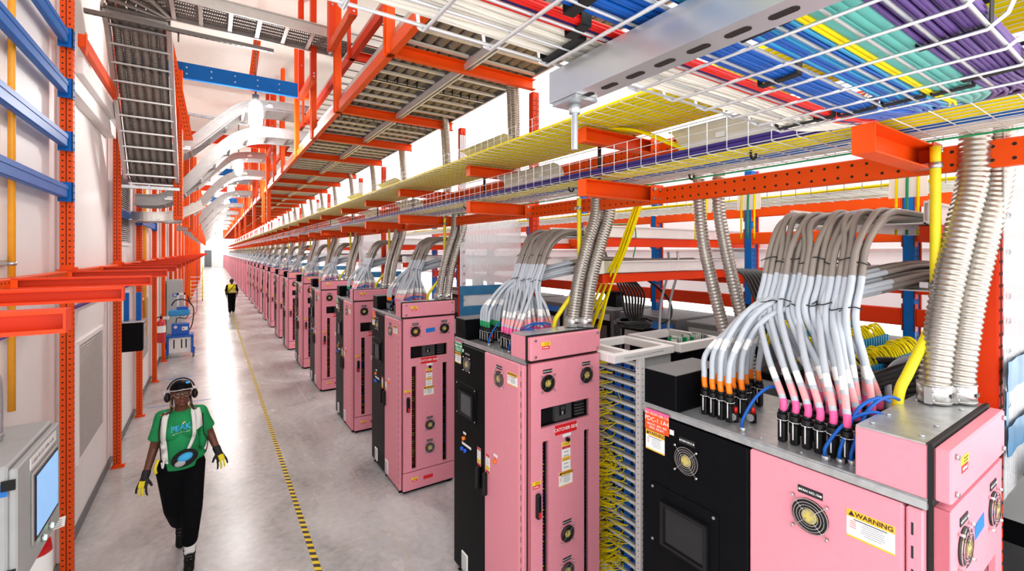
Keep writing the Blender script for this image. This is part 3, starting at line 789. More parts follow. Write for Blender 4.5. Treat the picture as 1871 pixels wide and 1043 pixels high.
    strip_sticker(d1,(-.0282,.655,1.185),SN,SU,W_,.03,.075,[(.7,1,2),(-.7,-.3,1),(-1,-.75,2)])
    strip_sticker(d2,(-.0302,.505,1.185),SN,SU,W_,.03,.075,[(.7,1,2),(-.7,-.3,1),(-1,-.75,2)])
    for dd,y in ((d1,.645),(d2,.525)):
        q=MB(); q.box((-.065,y-.018,.92),(-.028,y+.018,1.11),0,.01); q.build('handle',['black_plastic'],dd)
    for dd,y in ((d1,.9),(d2,.46)):
        q=MB(); q.box((-.042,y-.055,.075),(-.028,y+.055,.245),0,.006)
        for i in range(8): q.box((-.0435,y-.045,.088+.019*i),(-.0415,y+.045,.094+.019*i),1)
        q.build('filter_vent',['sticker_white','ink_grey'],dd)
    # deck fittings: small red-capped sockets and blue leads
    for i,(x,y) in enumerate(((.14,.72),(.2,.67),(.12,.255),(.18,.235))):
        q=MB(); q.cyl((x,y,2.108),(x,y,2.15),.014,10,0); q.cyl((x,y,2.15),(x,y,2.175),.009,8,1); q.cyl((x-.03,y,2.135),(x-.022,y,2.135),.017,12,2); q.build('test_socket',['black_plastic','red_plastic','galv'],t)
    for i,(x,y,ex,ey,top) in enumerate(((.06,.64,.2,.52,.16),(.05,.31,.22,.17,.15),(.07,.27,.3,.19,.19),(.09,.24,.36,.18,.19))):
        q=MB(); q.tube(spline([(x,y,2.108),(x,y,2.16),(x+(ex-x)*.3,y+(ey-y)*.35,2.108+top),(x+(ex-x)*.7,y+(ey-y)*.75,2.108+top+.04),(ex,ey,2.108+top+.02 if i else 2.2)],7),.0065,8)
        q.cyl((x,y,2.108),(x,y,2.125),.014,10,1); q.build('blue_lead',['blue_cable','galv'],t)
    return t
CABL={0:'nearest pink and black power cabinet with orange power-feed sign and amber warning sticker',
 1:'second pink cabinet in the row, standing just beyond the white-framed patch rack'}
NCAB=44
def clabel(i):
    if i in CABL: return CABL[i]
    return 'pink and black power cabinet, %s in the row from the near end'%ordn(i)
cabE=cabinet(False,clabel(0)); cabO=cabinet(True,clabel(1))
cabE.location=(1.9,cab_y(0),0); cabO.location=(1.9,cab_y(1),0)
def cabinet_small():
    t=thing('power_cabinet','x','cabinet',(1.9,0,0),'pink and black power cabinets in the long row')
    MB().box((.0,.05,.03),(.67,1.12,2.1)).build('carcass',['black_box'],t)
    MB().box((-.03,.01,.045),(.0,.562,2.08)).build('side_door',['pink'],t)
    MB().box((-.028,.568,.045),(.0,1.128,2.075)).build('black_door',['black_panel'],t)
    e=MB(); holes_panel(e,.0,.67,.04,2.095,[(.09,.57,1.615,1.76),(.105,.162,.29,1.52),(.508,.566,.29,1.52)],-.048,.05); e.build('end_door',['pink'],t)
    MB().box((-.012,-.05,2.1),(.68,.195,2.288)).build('hood',['pink'],t)
    MB().box((-.01,.935,2.1),(.40,1.13,2.292)).build('gland_box',['black_box'],t)
    return t
small=None
SKIP_MID={'levelling_foot','small_label','test_socket','bolts','button_labels','key_lock','inner_wiring'}
for i in range(2,NCAB):
    loc=(1.9,cab_y(i),0)
    if i<8: dup(cabO if i%2 else cabE,loc,clabel(i))
    elif i<14: dup(cabO if i%2 else cabE,loc,clabel(i),skip=SKIP_MID)
    elif small is None:
        small=cabinet_small(); small.location=loc; small['label']=clabel(i)
    else: dup(small,loc,clabel(i))

# ------------------------------------------------------------------ power cable bundles on the cabinet tops
def cable_mi(pts, step, top_brown, tagged):
    pass
def power_bundle(odd, lab, ti, full=True, seed=1):
    """grey power cables plugged into the deck; origin = cabinet origin"""
    rr=random.Random(seed)
    t=thing('power_cable_bundle',lab,'cable bundle',(1.9,0,0),'grey power cable bundles on the cabinet tops')
    MS=['grey_cable','brown_cable','tag_peach','tag_pink','tag_green' if False else ('sticker_green' if odd else 'tag_orange'),'sticker_white']
    allc=MB(); allp=MB()
    def plug(mb,x,y):
        mb.box((x-.017,y-.014,2.108),(x+.017,y+.014,2.19),0,.004)
        mb.cyl((x,y,2.19),(x,y,2.225),.0205,8,0); mb.cyl((x,y,2.225),(x,y,2.24),.0165,8,0)
        mb.ring((x,y,2.2),(0,0,1),.0215,.0016,8,3,1); mb.box((x-.019,y-.002,2.13),(x-.0168,y+.002,2.2),1)
    def cable(path, group):
        p=resample(spline(path,9),.018 if full else .07); mis=[]; s=0
        for a,b in zip(p,p[1:]):
            s+=(b-a).length; z=b.z; mi=0
            if group=='p':
                if s<.055: mi=3 if s>.012 else 0
                elif .085<s<.135: mi=2
                elif .15<s<.21: mi=5
                elif z>2.80 or b.x>.6: mi=1
            else:
                if .012<s<.062: mi=4
                elif .2<s<.26: mi=5
                elif b.x>.72: mi=1
            mis.append(mi)
        tgt=MB() if full else allc
        tgt.tube(p,.0136,8 if full else 5,mis=mis)
        if full: return tgt.build('cable',MS,t)
    pl=[]
    for r_,lx in enumerate((.10,.215,.33,.445)):
        for c_ in range(6): pl.append((lx+rr.uniform(-.004,.004),.49-.046*c_+(.012 if r_%2 else 0)))
    pl.sort(key=lambda q:(-q[1]+.12*(q[0]>.3)*rr.random(),q[0]))
    for k,(x,y) in enumerate(pl):
        j=k//3; m_=k%3
        wy=.70-.053*j+(-.013,.013,0)[m_]; wx=.325+(0,0,.024)[m_]
        ya=.715-.055*j+(-.014,.014,0)[m_]
        jig=rr.uniform(-.012,.012); wx+=rr.uniform(-.014,.014); ya+=rr.uniform(-.014,.014)+.03*math.sin(j*2.4); zt=rr.uniform(-.022,.022)+.02*math.sin(j*1.7)
        path=[(x,y,2.235),(x,y,2.29),(x+(wx-x)*.42+jig,y+(wy-y)*.45+rr.uniform(-.02,.02),2.44+rr.uniform(-.02,.02)),(wx+jig*.3,wy,2.62),(wx+.05,wy,2.76),(wx+.12,wy+.004,2.92),(wx+.21+zt,ya,3.04-(m_==2)*.02+zt*.6),(wx+.32,ya,3.083-(m_==2)*.022+zt*.5),(wx+.48,ya-.01,3.085-(m_==2)*.024),(wx+1.1,ya-.02,3.07),(wx+2.0,ya-.02,3.07)]
        cb_=cable(path,'p')
        if full:
            q=MB(); plug(q,x,y); q.build('plug',['black_plastic','sticker_white'],cb_)
        else: plug(allp,x,y)
    ol=[(lx,.86-.042*c_) for lx,n_ in ((.115,4),(.22,4),(.335,3),(.45,3)) for c_ in range(n_)]
    for k,(x,y) in enumerate(ol):
        a=2*PI*k/len(ol); ra=.052 if k%3 else .018; oy=math.cos(a)*ra*1.25; oz=math.sin(a)*ra
        path=[(x,y,2.235),(x,y+.005,2.30),(x+.03,y+.0,2.42+.02*(k%3)),(.34+oy*.4+.3*(x-.25),.70+oy*.7+.15*(y-.8),2.60+oz),(.50+oz*.2,.52+oy,2.70+oz),(.72,.37+oy,2.765+oz),(.98,.315+oy,2.795+oz),(1.6,.33+oy,2.79+oz*.7),(2.4,.33+oy,2.79+oz*.7)]
        cb_=cable(path,'o')
        if full:
            q=MB(); plug(q,x,y); q.build('plug',['black_plastic','sticker_white'],cb_)
        else: plug(allp,x,y)
    if not full:
        tag(allc.build('cables',MS,t),kind='stuff'); tag(allp.build('plugs',['black_plastic','sticker_white'],t),kind='stuff')
        return t
    def tie(c,a,ry,rx,nrm):
        u,w=frame(Vector(nrm)); c=Vector(c)
        pts=[c+Vector((math.cos(q_)*rx,math.sin(q_)*ry,0)) + Vector((0,0,.006*math.sin(q_*2+a))) for q_ in [2*PI*i/14 for i in range(15)]]
        q=MB(); q.tube(pts,.0026,5,caps=False); q.tube([pts[4],pts[4]+Vector((-.02,.01,-.012))],.0022,4); q.build('cable_tie',['black_plastic'],t)
    for j in range(8):
        wy=.70-.053*j
        tie((.348,wy,2.655+.01*(j%3)),j,.031,.033,Z); tie((.437,wy+.004,2.87-.02*(j%2)),j*2,.031,.04,Z)
    return t
ti=0
bE=power_bundle(False,'big spray of grey power cables on the nearest cabinet, orange and pink tagged plugs',0,True,1)
bO=power_bundle(True,'spray of grey power cables with green-tagged plugs on the second cabinet',1,True,2)
bE.location.y=cab_y(0); bO.location.y=cab_y(1)
bs=power_bundle(False,'x',0,False,4); used_bs=False
for i in range(2,NCAB):
    lab='spray of grey power cables rising from the %s cabinet of the row'%ordn(i)
    if i<8: dup(bO if i%2 else bE,(1.9,cab_y(i),0),lab)
    elif not used_bs: bs.location.y=cab_y(i); bs['label']=lab; used_bs=True
    elif i<36: dup(bs,(1.9,cab_y(i),0),lab)

# ------------------------------------------------------------------ flexible metal conduits
def flex_mesh(path, r, fine=True, n=14):
    q=MB()
    if fine:
        p=resample(spline(path,10),.0055); rad=[r*(1+.07*(1,.3,-1,.3)[i%4]) for i in range(len(p))]
        p2=p; q.tube(p2,r,n,radii=rad)
    else: q.tube(spline(path,6),r,10)
    return q
def flex_pair(x0,y0,lab,src=[None,None],fine=True,path=None):
    t=thing('flex_conduit_pair',lab,'conduit',(x0,y0,0),'corrugated metal conduits on the cabinet hoods')
    for k,(px_,py_) in enumerate(((.535,.118),(.625,.065))):
        pts=[(px_,py_,2.296),(px_+.015,py_,2.42),(px_+.055,py_-.02,2.7),(px_+.125,py_-.05,2.98),(px_+.185,py_-.075,3.2),(px_+.19,py_-.085,3.46)]
        flex_mesh(pts,.050,fine).build('conduit',['flex'],t)
    c=MB()
    for a_,b_ in ((.535,.118),(.625,.065)):
        c.tube([(a_,b_,2.296),(a_,b_,2.372)],.0545,20); c.ring((a_,b_,2.37),(0,0,1),.0545,.003,20,4); c.ring((a_,b_,2.305),(0,0,1),.0545,.003,20,4)
        c.box((a_-.075,b_-.012,2.30),(a_-.05,b_+.012,2.365)); c.box((a_-.02,b_-.0575,2.325),(a_+.02,b_-.0535,2.34),1)
        for zz in (2.315,2.35): c.disc((a_-.068,b_-.012,zz),EN,.006,.006,8)
    c.build('clamp',['alu','dark_steel'],t)
    return t
fpE=flex_pair(1.9,cab_y(0),'pair of corrugated silver conduits rising from the hood of the nearest cabinet')
fpL=flex_pair(1.9,cab_y(8),'pair of corrugated silver conduits rising from the ninth cabinet of the row',fine=False)
for i in range(1,30):
    lab='pair of corrugated silver conduits rising from the hood of the %s cabinet'%ordn(i)
    if i<6: dup(fpE,(1.9,cab_y(i),0),lab)
    elif i!=8: dup(fpL,(1.9,cab_y(i),0),lab)
# yellow pipes
yp=conduit([(2.52,.61,3.34),(2.52,.61,2.72),(2.49,.615,2.6),(2.36,.65,2.42),(2.31,.67,2.32),(2.30,.675,2.115)],.0185,'yellow_pipe','yellow pipe dropping beside the nearest cabinet with a steel clamp',clamps=((2.52,.61,3.26),(2.52,.61,2.76)),sm=10,name='yellow_pipe',group='yellow pipes behind the cabinets')
for i in range(1,20): dup(yp,(2.52,.61+cab_y(i)-cab_y(0),3.34),'yellow pipe dropping beside the %s cabinet of the row'%ordn(i))
# ------------------------------------------------------------------ racking over and behind the cabinets
AR=[.66,2.13,3.64]
def arm_y(i): return AR[i%3]+PER*(i//3)
NARM=48
def arm(L_,h,d_):
    t=[]
    p=MB(); th=.006
    p.box((0,d_/2-th,0),(L_,d_/2,h)).box((0,-d_/2,0),(L_,d_/2-th,th)).box((0,-d_/2,h-th),(L_,d_/2-th,h)).box((0,-d_/2,th),(th,d_/2-th,h-th))
    return p
def arm_thing(z,h,lab,grp,mt):
    t=thing('cantilever_arm',lab,'beam',(1.93,AR[0],z),grp)
    arm(.70,h,.07).build('channel',[mt],t)
    c=MB(); c.box((.60,-.042,-.01),(.72,-.036,h+.01))
    c.build('end_plate',[mt],t)
    q=MB()
    for x in (.63,.69):
        for zz in (h*.2,h*.8): q.disc((x,-.042,zz),EN,.012,.012,8)
    q.build('bolts',['steel'],t); return t
for z,h,nm,gr in ((3.25,.105,'lower','orange arms under the lower wire tray'),(3.585,.09,'upper','orange arms under the yellow cable tray')):
    t0=None
    for i in range(NARM):
        lab='orange channel arm under the %s wire tray, %s from the near end'%(nm,ordn(i))
        if t0 is None: t0=arm_thing(z,h,lab,gr,'orange')
        else: dup(t0,(1.93,arm_y(i),z),lab,skip={'bolts'} if i>9 else None)
# posts behind the cabinets
g='orange perforated posts behind the cabinet row'
rp=thing('rack_post','x','post',(2.71,0,0),g); make(perf_post(4.5,w=.08,dp=.075,matn='red_orange'),rp)
rq=thing('rack_post','x','post',(2.71,0,0),g); make(perf_post(4.5,w=.08,dp=.075,matn='red_orange',holes=False),rq)
for i in range(NARM):
    y=arm_y(i)-(.17 if i%3==0 else .0)+(.06 if i%3 else 0); lab='orange perforated post behind the pink cabinets, %s from the near end'%ordn(i)
    if i%3==1: continue
    s_=rp if i<7 else rq
    if i in (0,8): s_.location.y=y; s_['label']=lab
    else: dup(s_,(2.71,y,0),lab)
def long_beam(z,h,lab):
    t=thing('perforated_beam',lab,'beam',(2.64,-1,z),'long orange perforated beams behind the wire trays')
    MB().box((-.025,0,0),(.025,75,h),0,.006).build('beam',['orange'],t); q=MB()
    for i in range(190):
        for zz in (h*.25,h*.75): q.disc((-.0255,.2+.06*i,zz),(1,0,0),.0075,.002,6)
    q.build('hole_rows',['hole'],t)
long_beam(3.24,.11,'long orange perforated beam joining the arms under the lower wire tray')
long_beam(3.58,.1,'long orange perforated beam joining the arms under the yellow tray')

# wire mesh trays
def wire_tray(x0,x1,y0,y1,z,hs,r,cell=.1,cx=.05,near=16.,left=True,right=True):
    q=MB(); w=x1-x0
    def lw(x,zz): q.tube([(x,y0,zz),(x,min(y1,near),zz)],r,5,caps=False); (y1>near) and q.tube([(x,near,zz),(x,y1,zz)],r*1.3,4,caps=False)
    n=int(round(w/cx))
    for i in range(n+1): lw(x0+w*i/n,z)
    k=int(round(hs/.05))
    for j in range(1,k+1):
        if left: lw(x0,z+hs*j/k)
        if right: lw(x1,z+hs*j/k)
    y=y0
    while y<y1:
        p=[]
        if left: p+=[(x0-r*2,y,z+hs),(x0-r*2,y,z-r*2)]
        else: p+=[(x0,y,z-r*2)]
        p+=[(x1+r*2,y,z-r*2)]
        if right: p+=[(x1+r*2,y,z+hs)]
        q.tube(p,r,5 if y<8 else 3,caps=False)
        y+=cell if y<near else cell*2.5
    return q
t=thing('wire_tray','long silver wire mesh tray with the purple cable bundle along its lower edge','cable tray',(0,0,0),'wire mesh cable trays over the cabinets')
wire_tray(1.98,2.58,-.6,70,3.375,.155,.0023).build('mesh',['wire'],t)
t2=thing('wire_tray','long upper wire mesh tray filled with yellow fibre cables','cable tray',(0,0,0),'wire mesh cable trays over the cabinets')
wire_tray(1.82,2.50,-.9,70,3.70,.105,.0021).build('mesh',['wire'],t2)
def run_bundle(name,lab,x0,x1,z,y0,y1,n,r,m,layers=1,wob=.012,grp='cable runs in the wire trays',cat='cable bundle',seed=1,step=.45,part='cable'):
    rr=random.Random(seed); t=thing(name,lab,cat,(0,0,0),grp)
    per=math.ceil(n/layers)
    for i in range(n):
        l=i//per; k=i%per
        x=x0+(x1-x0)*((k+.5)/per)+ (.5*(x1-x0)/per if l%2 else 0)
        pts=[];y=y0
        while y<y1:
            pts.append((x+rr.uniform(-wob,wob),y,z+r+l*r*1.8+rr.uniform(0,wob*.5))); y+=step*(1 if y<12 else 4)
        pts.append((x,y1,z+r+l*r*1.8))
        MB().tube(spline(pts,3) if y1<20 else spline(pts[:30],3)+[Vector(p) for p in pts[30:]],r,6).build(part,[m],t)
    return t
run_bundle('yellow_cable_run','dense run of yellow fibre cables lying in the upper wire tray',1.835,2.48,3.704,-.9,68,24,.0125,'yellow_cable',1,.004,seed=3)
run_bundle('purple_cable_run','purple cable bundle running along the lower left edge of the lower wire tray',1.995,2.05,3.38,-.5,60,6,.0105,'navy_cable',2,.003,seed=5)
run_bundle('yellow_cable_run','loose yellow cables along the floor of the lower wire tray',2.07,2.3,3.38,-.5,60,8,.009,'yellow_cable',1,.02,seed=6)
run_bundle('blue_cable_run','thin blue cables in the lower wire tray at the right',2.3,2.42,3.38,-.5,30,4,.007,'blue_cable',1,.02,seed=7)
run_bundle('white_cable_run','white cables in the lower wire tray beside the blue ones',2.38,2.56,3.38,-.5,40,5,.008,'white_cable',1,.02,seed=8)
run_bundle('red_cable_run','thin red cables in the lower wire tray beside the white ones',2.44,2.5,3.39,-.5,30,2,.006,'red_cable',1,.02,seed=9)
run_bundle('green_cable_run','green ground wire slung under the lower wire tray',2.5,2.51,3.352,-.4,6.5,1,.0045,'green_cable',1,.02,cat='wire',seed=10,step=.6)
# white drop-out plates in the trays and black spool posts
def plate(x,y,z,L_,lab):
    t=thing('drop_out_plate',lab,'plate',(x,y,z),'white drop-out plates on the wire trays')
    q=MB(); prof=[(0,0),(.0,.03),(-.02,.06),(-.06,.085),(-.1,.09)]
    for a,b in zip(prof,prof[1:]):
        q.add([(a[0],0,a[1]),(b[0],0,b[1]),(b[0],L_,b[1]),(a[0],L_,a[1]),(a[0]+.003,0,a[1]-.003),(b[0]+.003,0,b[1]-.003),(b[0]+.003,L_,b[1]-.003),(a[0]+.003,L_,a[1]-.003)],[(0,1,2,3),(7,6,5,4),(0,4,5,1),(3,2,6,7)])
    q.box((0,0,-.09),(.003,L_,0)); q.build('plate',['alu_white'],t)
    MB().box((-.012,L_*.3,.02),(-.006,L_*.36,.05)).box((-.012,L_*.65,.02),(-.006,L_*.71,.05)).build('clip',['sticker_white'],t)
k=0
for nm,x,z,ys in (('lower',2.30,3.50,(.85,2.75,5.6,7.4,10.2)),('yellow',2.2,3.83,(3.3,6.1,8.0,11.0))):
    for i,y in enumerate(ys): plate(x,y,z,.85,'white drop-out plate on the %s wire tray, %s from the near end'%(nm,ordn(i)))
for i in range(14):
    for nm,x,z,hh in (('lower',2.13,3.375,.3),('yellow',2.46,3.70,.15)):
        y=arm_y(i)+.05; lab='black spool post standing in the %s wire tray, %s from the near end'%(nm,ordn(i))
        t=thing('spool_post',lab,'cable spool',(x,y,z),'black spool posts in the wire trays')
        q=MB(); q.cyl((0,0,0),(0,0,hh),.011,10,0,.014); q.cyl((0,0,hh),(0,0,hh+.007),.03,12); q.build('post',['black_plastic'],t)
# black velcro straps on lower tray
for i,(x,y) in enumerate(((2.2,1.2),(2.25,2.6),(2.5,1.75),(2.52,2.35),(2.2,4.2))):
    q=MB(); q.ring((0,0,0),(0,1,0),.024,.006,14,4); tag(q.build('hook_strap',['black_rubber'],None,(x,y,3.375)),'black hook strap hanging on the lower wire tray, %s from the near end'%ordn(i),'strap','black straps on the lower tray')

# ladder tray platform
def ladder_rails(q,paths,h=.1,w=.02,mi=0,up=(0,0,1)):
    for p in paths: q.sweep(p,[(-w/2,0),(w/2,0),(w/2,.012),(-w/2+.004,.012),(-w/2+.004,h-.012),(w/2,h-.012),(w/2,h),(-w/2,h)],up,mi)
CB=[3.64,5.46,6.93]
def cb_y(i): return CB[i%3]+4.79*(i//3)
PZ=4.5
t0=None
for i in range(-1,40):
    y=cb_y(i); lab='orange cross beam under the overhead ladder trays, %s from the near end'%ordn(i+1)
    if t0 is None:
        t0=thing('cross_beam',lab,'beam',(1.19,y,PZ),'orange cross beams under the ladder trays')
        arm(1.48,.1,.06).build('channel',['orange'],t0)
        q=MB(); q.box((-.02,-.05,.0),(.05,-.031,2.1),0,.004); q.box((-.02,.031,.0),(.05,.05,2.1),0,.004); q.build('hanger',['orange'],t0)
        b_=MB()
        for zz in (.03,.07): b_.disc((.015,-.05,zz),EN,.012,.01,8)
        b_.build('bolts',['steel'],t0)
    else: dup(t0,(1.19,y,PZ),lab)
er=thing('edge_beam','long orange edge beam along the left side of the overhead ladder trays','beam',(1.2,2.2,PZ))
MB().box((-.006,0,0),(0,64,.1)).box((0,0,0),(.05,64,.006)).box((0,0,.094),(.05,64,.1)).build('channel',['orange'],er)
for nm,x0,x1 in (('left',1.24,1.90),('right',1.96,2.62)):
    t=thing('ladder_tray','overhead aluminium ladder tray of conduits, the %s one of the pair over the cabinets'%nm,'cable ladder',(0,0,PZ+.1),'overhead ladder trays')
    q=MB(); ladder_rails(q,[[(x0,1.7,0),(x0,66,0)],[(x1,66,0),(x1,1.7,0)]]); q.build('side_rails',['alu'],t)
    y=1.85; j=0; st=MB()
    while y<66:
        w=MB().box((x0+.01,y-.02,.012),(x1-.01,y+.02,.032))
        if j<90: w.build('rung',['alu_white'],t)
        else: st.v.extend([(a,b,c) for a,b,c in w.v]); st.f.extend([tuple(a+len(st.v)-8 for a in f) for f in w.f]); st.m.extend(w.m); st.s.extend(w.s)
        y+=.245; j+=1
    tag(st.build('far_rungs',['alu_white'],t),kind='stuff')
    tt=thing('flex_conduit_run','six grey corrugated conduits lying in the %s overhead ladder tray'%nm,'conduit',(0,0,PZ+.135),'conduits in the overhead ladder trays')
    for c_ in range(6):
        x=x0+.07+(x1-x0-.14)*c_/5
        q=flex_mesh([(x,1.6,.044),(x,5,.044),(x,9.5,.044)],.044,True,9); q.tube([(x,9.5,.044),(x,66,.044)],.044,8,1); q.tube([(x+.045,1.6,.125),(x+.045,66,.125)],.05,6,0); q.build('conduit',['flex_over','flex_run'],tt)  # upper layer of plain tubes is added to block light from above
    for j in range(5):
        q=MB(); y=3.0+1.5*j
        for c_ in range(6):
            x=x0+.07+(x1-x0-.14)*c_/5; q.box((x-.05,y-.006,-.03),(x-.043,y+.006,.09)); q.box((x-.05,y-.006,-.034),(x+.05,y+.006,-.028))
        q.build('cable_tie',['black_plastic'],tt)
cr=thing('centre_rail','pale centre rail between the two overhead ladder trays','rail',(1.93,1.7,PZ+.04))
MB().box((-.03,0,0),(-.012,64,.06)).box((.012,0,0),(.03,64,.06)).box((-.012,0,.02),(.012,64,.06),1).build('rail',['alu_white','black_rubber'],cr)  # black middle strip paints the shade of the gap between the rails
# U hangers left of the platform
def uframe(x,ya,yb,z,lab):
    t=thing('hanger_frame',lab,'frame',(x,ya,z),'orange U-shaped hanger frames'); L_=yb-ya
    for nm,y in (('front',0),('rear',L_)):
        MB().box((-.035,y-.05,0),(.035,y-.04,6.6-z)).box((-.035,y-.04,0),(-.028,y+.04,6.6-z)).box((.028,y-.04,0),(.035,y+.04,6.6-z)).build('post',['red_orange'],t)
    MB().box((-.03,0,0),(.03,L_,.008)).box((-.03,0,.008),(-.022,L_,.09)).box((.022,0,.008),(.03,L_,.09)).build('cross_bar',['orange'],t)
    q=MB()
    for y in (-.05,L_-.05):
        for zz in (.03,.07,.5): q.disc((0,y,zz),EN,.011,.01,8)
    q.build('bolts',['steel'],t)
uframe(1.1,4.38,5.28,5.1,'orange U-shaped hanger frame near the ceiling, nearer of the first two')
uframe(1.1,6.35,7.32,5.13,'orange U-shaped hanger frame near the ceiling, farther of the first two')
for k in range(1,7): uframe(1.1,6.35+4.79*k,7.32+4.79*k,5.13,'orange U-shaped hanger frame far down the aisle, %s beyond the first two'%ordn(k-1))
for i,(y,x) in enumerate(((13.2,1.22),(13.7,1.28),(14.3,1.2),(18.0,1.22),(18.6,1.28),(22.9,1.22),(27.6,1.22),(32.5,1.22))):
    t=thing('hanging_post','orange hanging post left of the overhead trays, %s from the near end'%ordn(i),'post',(x,y,3.7),'orange hanging posts beside the overhead trays')
    MB().box((-.04,-.035,0),(.04,-.028,2.9)).box((-.04,-.028,0),(-.033,.035,2.9)).box((.033,-.028,0),(.04,.035,2.9)).build('channel',['orange'],t)

# flexible conduits dropping from the platform to the tray
for i in range(12):
    y=CB[0]+.25+PER/3*1.45*i*.7
    t=thing('drop_conduit_pair','pair of corrugated conduits dropping from the overhead trays, %s from the near end'%ordn(i),'conduit',(2.6,y,3.45),'conduit drops below the overhead trays')
    for dx,dy in ((0,0),(.03,.12)):
        flex_mesh([(dx+.03,dy,0),(dx+.02,dy,.5),(dx-.02,dy-.05,.9),(dx-.08,dy-.12,1.22)],.045,i<4).build('conduit',['flex'],t)

# ------------------------------------------------------------------ silver ladders over the aisle
def ladder_path(name,lab,p_in,p_out,rungs,h,mats,loc=(0,0,0),grp=None,cond=None,w=.02,up=(0,0,1),rw=.02):
    t=thing(name,lab,'cable ladder',loc,grp)
    q=MB(); ladder_rails(q,[p_in],h,w,up=up); q.build('side_rail',[mats],t)
    q=MB(); ladder_rails(q,[p_out[::-1]],h,w,up=up); q.build('side_rail',[mats],t)
    for a,b in rungs:
        q=MB(); q.sweep([a,b],[(-rw,.01),(rw,.01),(rw,.03),(-rw,.03)],up); q.build('rung',[mats],t)
    return t
# descending ladder at the left with six conduits
xl,xr=-.97,-.41
yz=[(6.45,5.46),(6.62,5.42),(6.8,5.26),(7.4,4.55),(7.92,3.97),(8.06,3.86),(8.25,3.82),(8.6,3.82)]
yz=[(p.x,p.y) for p in spline([Vector((a,b,0)) for a,b in yz],5)]
rs=resample([Vector((0,a,b)) for a,b in yz],.21)
lt=ladder_path('descending_ladder','tall grey cable ladder sloping down by the left wall with six conduits',[(xl,a,b) for a,b in yz],[(xr,a,b) for a,b in yz],[((xl,p.y,p.z),(xr,p.y,p.z)) for p in rs],.11,'alu',grp=None,up=(0,.02,1),w=.045)
tt=thing('flex_conduit_run','six grey corrugated conduits lying on the sloping ladder by the left wall','conduit',(0,0,0),'conduits on the left ladder')
for c_ in range(6):
    x=xl+.075+(xr-xl-.15)*c_/5
    pts=[]
    for i,(a,b) in enumerate(yz):
        j=min(i+1,len(yz)-1);k=max(i-1,0); d=Vector((0,yz[j][0]-yz[k][0],yz[j][1]-yz[k][1])).normalized(); n=Vector((0,-d.z,d.y)); n=n if n.z>0 else -n
        pts.append(Vector((x,a,b))+n*.085)
    flex_mesh(pts,.040,True,10).build('conduit',['flex_grey'],tt)
for k in (2,5,8):
    q=MB(); p=rs[k+1]
    for c_ in range(6):
        x=xl+.075+(xr-xl-.15)*(c_+.5)/5; q.box((x-.012,p.y-.012,p.z-.01),(x+.0,p.y+.012,p.z+.05))
    q.build('cable_tie',['black_plastic'],tt)
# flat bend and the tray running right under the ceiling
cx,cy=-.35,6.45; N=12
outer=[(cx-.62*math.cos(a),cy-.62*math.sin(a),5.5) for a in [PI/2*i/N for i in range(N+1)]]+[(.3,cy-.62,5.5),(2.6,cy-.62,5.5)]
inner=[(cx-.08*math.cos(a),cy-.08*math.sin(a),5.5) for a in [PI/2*i/N for i in range(N+1)]]+[(.3,cy-.08,5.5),(2.6,cy-.08,5.5)]
rg=[((cx-.62*math.cos(a),cy-.62*math.sin(a),5.5),(cx-.08*math.cos(a),cy-.08*math.sin(a),5.5)) for a in [PI/2*k/4 for k in range(5)]]
rg+=[((-.1+.28*k,cy-.62,5.5),(-.1+.28*k,cy-.08,5.5)) for k in range(10)]
ladder_path('ceiling_ladder','grey cable ladder curving under the ceiling and crossing the aisle at the top',outer,inner,rg,.13,'alu_shade')
tt=thing('flex_conduit_run','grey corrugated conduits bending along the ceiling ladder at the top','conduit',(0,0,0),'conduits on the ceiling ladder')
for c_ in range(6):
    r_=.13+.085*c_
    pts=[(cx-r_*math.cos(a),cy-r_*math.sin(a),5.585) for a in [PI/2*i/10 for i in range(11)]]+[(.2,cy-r_,5.585),(2.6,cy-r_,5.585)]
    flex_mesh(pts,.038,True,8).build('conduit',['flex_grey'],tt)
def strut(p0,p1,lab,m='dark_steel',s=.041):
    t=thing('strut_channel',lab,'strut',tuple(p0),'steel strut channels'); d=Vector(p1)-Vector(p0); L_=d.length
    q=MB(); q.sweep([(0,0,0),tuple(d)],[(-s/2,-s/2),(s/2,-s/2),(s/2,s/2),(s/2-.004,s/2),(s/2-.004,-s/2+.004),(-s/2+.004,-s/2+.004),(-s/2+.004,s/2),(-s/2,s/2)]); q.build('channel',[m],t)
    h=MB(); dn=d.normalized(); sd=dn.cross(Z).normalized()
    n=int(L_/.055)
    for i in range(n):
        c=dn*(.03+.055*i); h.plate(c-Z*(s/2+.0006),dn,sd,-Z,.014,.007,.0006)
    h.build('slots',['hole'],t); return t
strut((-1.06,6.12,5.30),(.62,6.12,5.30),'dark strut channel crossing under the top of the left cable ladder')
q=thing('threaded_rod','short threaded rod hanging from the end of the dark strut','rod',(-.3,6.12,5.28)); MB().cyl((0,0,-.1),(0,0,0),.008,6).build('rod',['dark_steel'],q)
strut((-1.02,8.06,3.79),(-.38,8.06,3.79),'pale strut channel under the foot of the left cable ladder','galv')
strut((-.45,9.6,5.28),(1.2,9.6,5.2),'pale strut channel crossing behind the first hanging lamp','galv')
